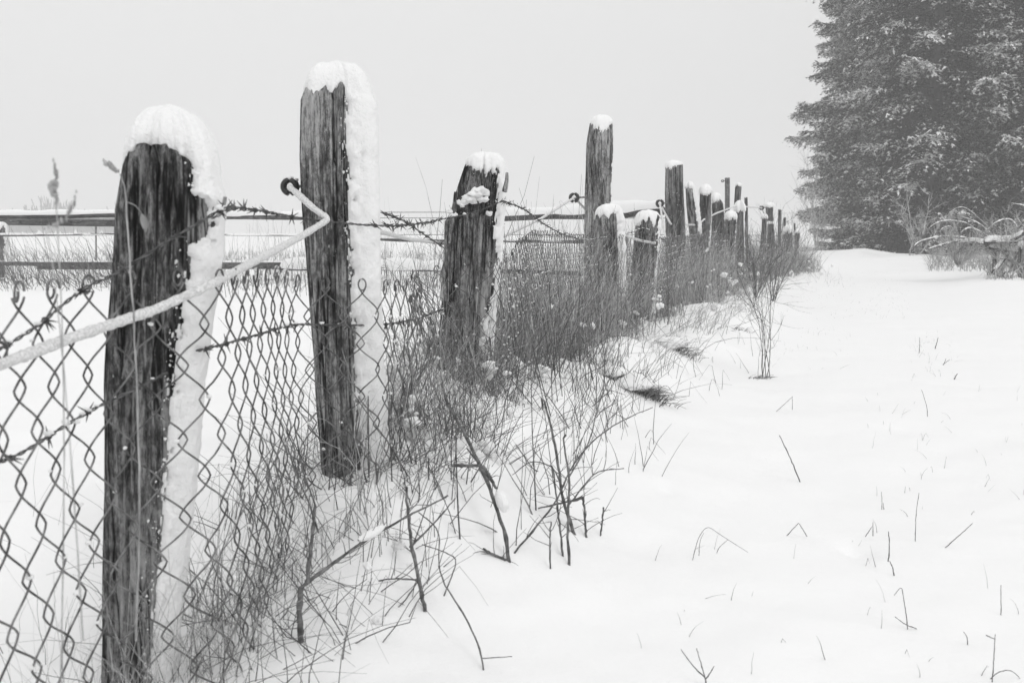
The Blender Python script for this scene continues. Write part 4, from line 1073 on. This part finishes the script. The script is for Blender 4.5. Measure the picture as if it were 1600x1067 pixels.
# brambles with arching snowy canes
bb = empty("bramble_bush", tuple(P(1500, 410, 17)))
tag(bb, "snowy arching bramble canes between the track and the broken rail fence", "bramble")
bo = np.array(bb.location)
for ch, r in (([(1426, 392), (1432, 382), (1448, 375), (1480, 370), (1530, 375)], .035), ([(1440, 372), (1458, 352), (1480, 345), (1512, 350), (1530, 368)], .018), ([(1464, 372), (1472, 358), (1486, 355), (1494, 372)], .016),
              ([(1496, 372), (1506, 360), (1520, 357), (1545, 370)], .022), ([(1500, 338), (1530, 350), (1550, 368), (1558, 378)], .02), ([(1540, 362), (1560, 346), (1580, 344), (1594, 362), (1602, 372)], .02),
              ([(1475, 345), (1490, 328), (1508, 325), (1530, 342), (1548, 358)], .012), ([(1580, 318), (1600, 322), (1625, 335)], .018), ([(1585, 336), (1592, 345), (1600, 356)], .015), ([(1450, 390), (1475, 382), (1500, 376)], .03)):
    d = 16.5 + rng.uniform(-.8, .8)
    c = spline(np.array([P(x, y, d) for x, y in ch]), 26)
    m = MB(); tubes(m, c - bo, r * .5, 5); o = m.build("cane", M_twig, bb)
    m = MB(); tubes(m, c - bo + (0, 0, r * .35), r * np.clip(.5 + .42 * fbm(np.arange(26) * .9, r * 99, 0, 2), .12, 1) * np.sin(np.linspace(.15, pi - .15, 26)) ** .5, 7); m.build("snow_strip", M_frost, o)

# ------------------------------------------------------------------ spruces
def spruce_meshes(seed, H, Rb):
    R = np.random.default_rng(seed)
    limbs = []
    z = .4
    while z < H - .4:
        a0 = R.uniform(0, 2 * pi); nl = R.integers(5, 8)
        for q in range(nl):
            limbs.append((z + R.uniform(-.15, .15), a0 + (q + R.uniform(-.3, .3)) * 2 * pi / nl))
        z += .40 + .004 * z
    fv, sv, bt = [], [], []
    twb, twd, twl, out = [], [], [], []
    for (z, a) in limbs:
        f = 1 - (z / H)
        L = Rb * (f ** .42) * R.uniform(.62, 1.18) * (.66 + .34 * min(1, z / 4.5))
        t = np.linspace(0, 1, 9)
        drop = -.50 * L * R.uniform(.6, 1.4)
        rz = z + .20 * L * t + drop * t ** 1.4 + .14 * L * t ** 4
        ca, sa = cos(a), sin(a)
        bend = R.normal(0, .10) * L * t ** 2
        c = np.stack([ca * L * t - sa * bend, sa * L * t + ca * bend, rz], -1)
        bt.append((c, np.linspace(.03, .006, 9)))
        ns = int(L / .062)
        tt = np.linspace(.22, 1, ns)
        cp = np.stack([np.interp(tt, t, c[:, j]) for j in range(3)], -1)
        for s in (-1, 1, 0):
            l = np.minimum(.7, (1.10 - tt) * L * .5 + .10) * R.uniform(.55, 1.15, ns) * (1 if s else .8)
            ang = a + s * R.uniform(.45, 1.2, ns) + R.normal(0, .2, ns)
            d = np.stack([np.cos(ang), np.sin(ang), R.normal(-.35 if s else -1.3, .22, ns)], -1)
            d /= np.linalg.norm(d, axis=1, keepdims=True)
            twb.append(cp); twd.append(d); twl.append(l); out.append(tt * 1.0)
    twb, twd, twl, out = np.vstack(twb), np.vstack(twd), np.concatenate(twl), np.concatenate(out)
    # needle shoots along each twig
    isv0 = (twd[:, 2] < -.62).astype(float)
    rep = np.maximum(2, (twl / .05).astype(int))
    idx = np.repeat(np.arange(len(twl)), rep)
    u = R.random(len(idx))
    base = twb[idx] + twd[idx] * (twl[idx] * u)[:, None] - np.array([0, 0, 1]) * (.22 * twl[idx] * u ** 2)[:, None]
    side = R.choice([-1, 1], len(idx))
    az = np.arctan2(twd[idx, 1], twd[idx, 0]) + side * R.uniform(.25, .95, len(idx))
    dd = np.stack([np.cos(az), np.sin(az), R.normal(-.30, .35, len(idx))], -1); dd /= np.linalg.norm(dd, axis=1, keepdims=True)
    ln = R.uniform(.08, .19, len(idx)) * (1.15 - .4 * u); wd = ln * R.uniform(.10, .17, len(idx))
    sv_ = np.cross(dd, np.array([0, 0, 1.])); sv_ /= np.linalg.norm(sv_, axis=1, keepdims=True)
    roll = R.normal(0, .6, len(idx))[:, None]; upv = np.cross(sv_, dd)
    sw = sv_ * np.cos(roll) + upv * np.sin(roll)
    def leafq(b, d, l, w, sw):
        return np.stack([b, b + d * (l * .5)[:, None] + sw * w[:, None], b + d * l[:, None], b + d * (l * .5)[:, None] - sw * w[:, None]], 1)
    V = leafq(base, dd, ln, wd, sw)
    mb = MB(); mb.quads(V.reshape(-1, 3), np.arange(len(V) * 4).reshape(-1, 4))
    # snow lies on the upper side of the outer shoots, in patches
    isv = isv0[idx]
    patch = fbm(base[:, 0] * 1.2, base[:, 1] * 1.2, base[:, 2] * 1.8 + seed, 2)
    rad = np.hypot(base[:, 0], base[:, 1]) / (Rb * np.clip(1 - base[:, 2] / H, .03, 1) ** .45)
    p = np.clip(.07 + 1.1 * smooth(.5, .8, rad) * smooth(0.0, .18, patch) + .15 * (u > .6), 0, 1) * smooth(.3, .6, rad) * (1 - .75 * isv)
    m = R.random(len(idx)) < p
    ms = MB()
    for fan in (-.55, 0.0, .5):
        d0 = dd[m]; ca, sa = cos(fan), sin(fan)
        df = np.stack([d0[:, 0] * ca - d0[:, 1] * sa, d0[:, 0] * sa + d0[:, 1] * ca, d0[:, 2] + R.normal(0, .15, m.sum())], -1)
        sf = np.cross(df, np.array([0, 0, 1.])); sf /= np.linalg.norm(sf, axis=1, keepdims=True)
        l_ = ln[m] * R.uniform(.6, 1.15, m.sum())
        Vs = leafq(base[m] + (0, 0, .026), df, l_, l_ * .19, sf)
        Vs[:, 1:4:2, 2] -= .004; Vs[:, 2, 2] -= .008
        ms.quads(Vs.reshape(-1, 3), np.arange(len(Vs) * 4).reshape(-1, 4))
    mt = MB()
    kz = 20; zz = np.linspace(-.2, H - .1, kz)
    tubes(mt, np.stack([.05 * noise(zz * .3, seed), .05 * noise(zz * .3, seed + 5), zz], -1), .02 + .20 * (1 - zz / H).clip(0, 1), 9)
    mbb = MB()
    for c, r in bt: tubes(mbb, c, r, 4)
    return mb, ms, mt, mbb
protos = []
def spruce_proto(seed, H, Rb):
    a, b, c, d = spruce_meshes(seed, H, Rb)
    root = empty("spruce_tree")
    tr = c.build("trunk", M_bark, root)
    for q in d.v: a.v.append(q)
    for q in d.f: a.f.append(q + a.n)
    a.n += d.n
    cr = a.build("crown", M_needle, root, smooth_=False); b.build("snow_load", M_frost, cr, smooth_=False)
    return root
protos = [spruce_proto(21, 19, 3.1), spruce_proto(22, 21, 3.4)]
def kids(o): return [c for c in bpy.data.objects if c.parent == o]
def copy_tree(o, parent=None):
    c = o.copy(); sc.collection.objects.link(c); c.parent = parent
    for ch in kids(o): copy_tree(ch, c)
    return c
spots = [  # x, y, scale, rot, proto, label
    (12.3, 29.5, 1.0, .3, 0, "front spruce at the left edge of the wood, snowy boughs to the ground"),
    (15.6, 29.0, 1.0, 2.1, 1, "front spruce standing right behind the arching canes"),
    (18.4, 30.5, .95, 4.0, 0, "spruce cut by the right edge of the frame"),
    (14.1, 33.5, 1.08, 1.2, 1, "dark spruce in the second row between the two front spruces"),
    (16.2, 34.5, 1.05, 5.1, 0, "second row spruce behind the right hand gap"),
    (13.2, 36.5, .9, 3.3, 1, "paler spruce behind the left edge of the wood"),
    (19.6, 34, 1.0, .9, 1, "second row spruce farthest to the right"),
    (14.0, 38.5, 1.1, 2.9, 0, "third row spruce deep in the middle of the wood"),
    (18.0, 39.5, 1.1, 1.7, 1, "third row spruce deep in the right of the wood"),
    (21.2, 30.5, 1.0, 2.5, 0, "spruce outside the right edge of the wood in view"),
    (15.8, 42, 1.0, 4.4, 0, "third row spruce hidden behind the left spruces"),
]
for i, (x, y, s, rz, pi_, lab) in enumerate(spots):
    o = protos[pi_] if i in (0, 1) else copy_tree(protos[pi_])
    o.location = (x, y, float(height(x, y)) - .3); o.rotation_euler = (0, 0, rz); o.scale = (s, s, s * 1.0)
    tag(o, lab, "spruce", "snowy spruces of the wood")

# faint far wood across the field
def far_wood():
    mb = MB(); R = np.random.default_rng(4)
    n = 260
    az = R.uniform(-.62, -.3, n); d = R.uniform(150, 185, n); x = np.tan(az) * d
    for i in range(n):
        h = R.uniform(5, 9) * (1 - .45 * smooth(-.5, -.33, az[i])) * (.8 + .4 * noise(az[i] * 30))
        m = 26
        a = R.uniform(0, 2 * pi, m); rr = h * .28 * np.sqrt(R.random(m)); zz = h * R.uniform(.25, 1, m)
        st = np.zeros((m, 4, 3)); t = np.linspace(0, 1, 4)
        st[:, :, 0] = x[i] + (rr * np.cos(a))[:, None] * t; st[:, :, 1] = d[i] + (rr * np.sin(a))[:, None] * t; st[:, :, 2] = zz[:, None] * (.2 + .8 * t)
        tubes(mb, st, .07, 3)
        tubes(mb, np.array([(x[i], d[i], -1), (x[i], d[i], h * .7)]), .16, 4)
    o = mb.build("far_wood", M_grass_dark); tag(o, "faint far line of bare trees fading into the mist", "distant wood", None, "stuff")
far_wood()

# ------------------------------------------------------------------ mist
def haze():
    x0, x1, y0, y1, z0, z1 = -340, 340, -340, 340, -1.6, 24
    v = [(x, y, z) for z in (z0, z1) for y in (y0, y1) for x in (x0, x1)]
    f = [(0, 2, 3, 1), (4, 5, 7, 6), (0, 1, 5, 4), (2, 6, 7, 3), (0, 4, 6, 2), (1, 3, 7, 5)]
    me = bpy.data.meshes.new("haze"); me.from_pydata(v, [], f)
    m = bpy.data.materials.new("mist"); m.use_nodes = True; n = m.node_tree.nodes; n.clear()
    out = n.new("ShaderNodeOutputMaterial"); pv = n.new("ShaderNodeVolumePrincipled")
    pv.inputs["Color"].default_value = (.97, .97, .97, 1); pv.inputs["Density"].default_value = 0.006; pv.inputs["Anisotropy"].default_value = 0.3
    m.node_tree.links.new(pv.outputs[0], out.inputs["Volume"])
    me.materials.append(m)
    o = bpy.data.objects.new("haze", me); sc.collection.objects.link(o)
    tag(o, "pale winter mist over the field", None, None, "stuff")
haze()
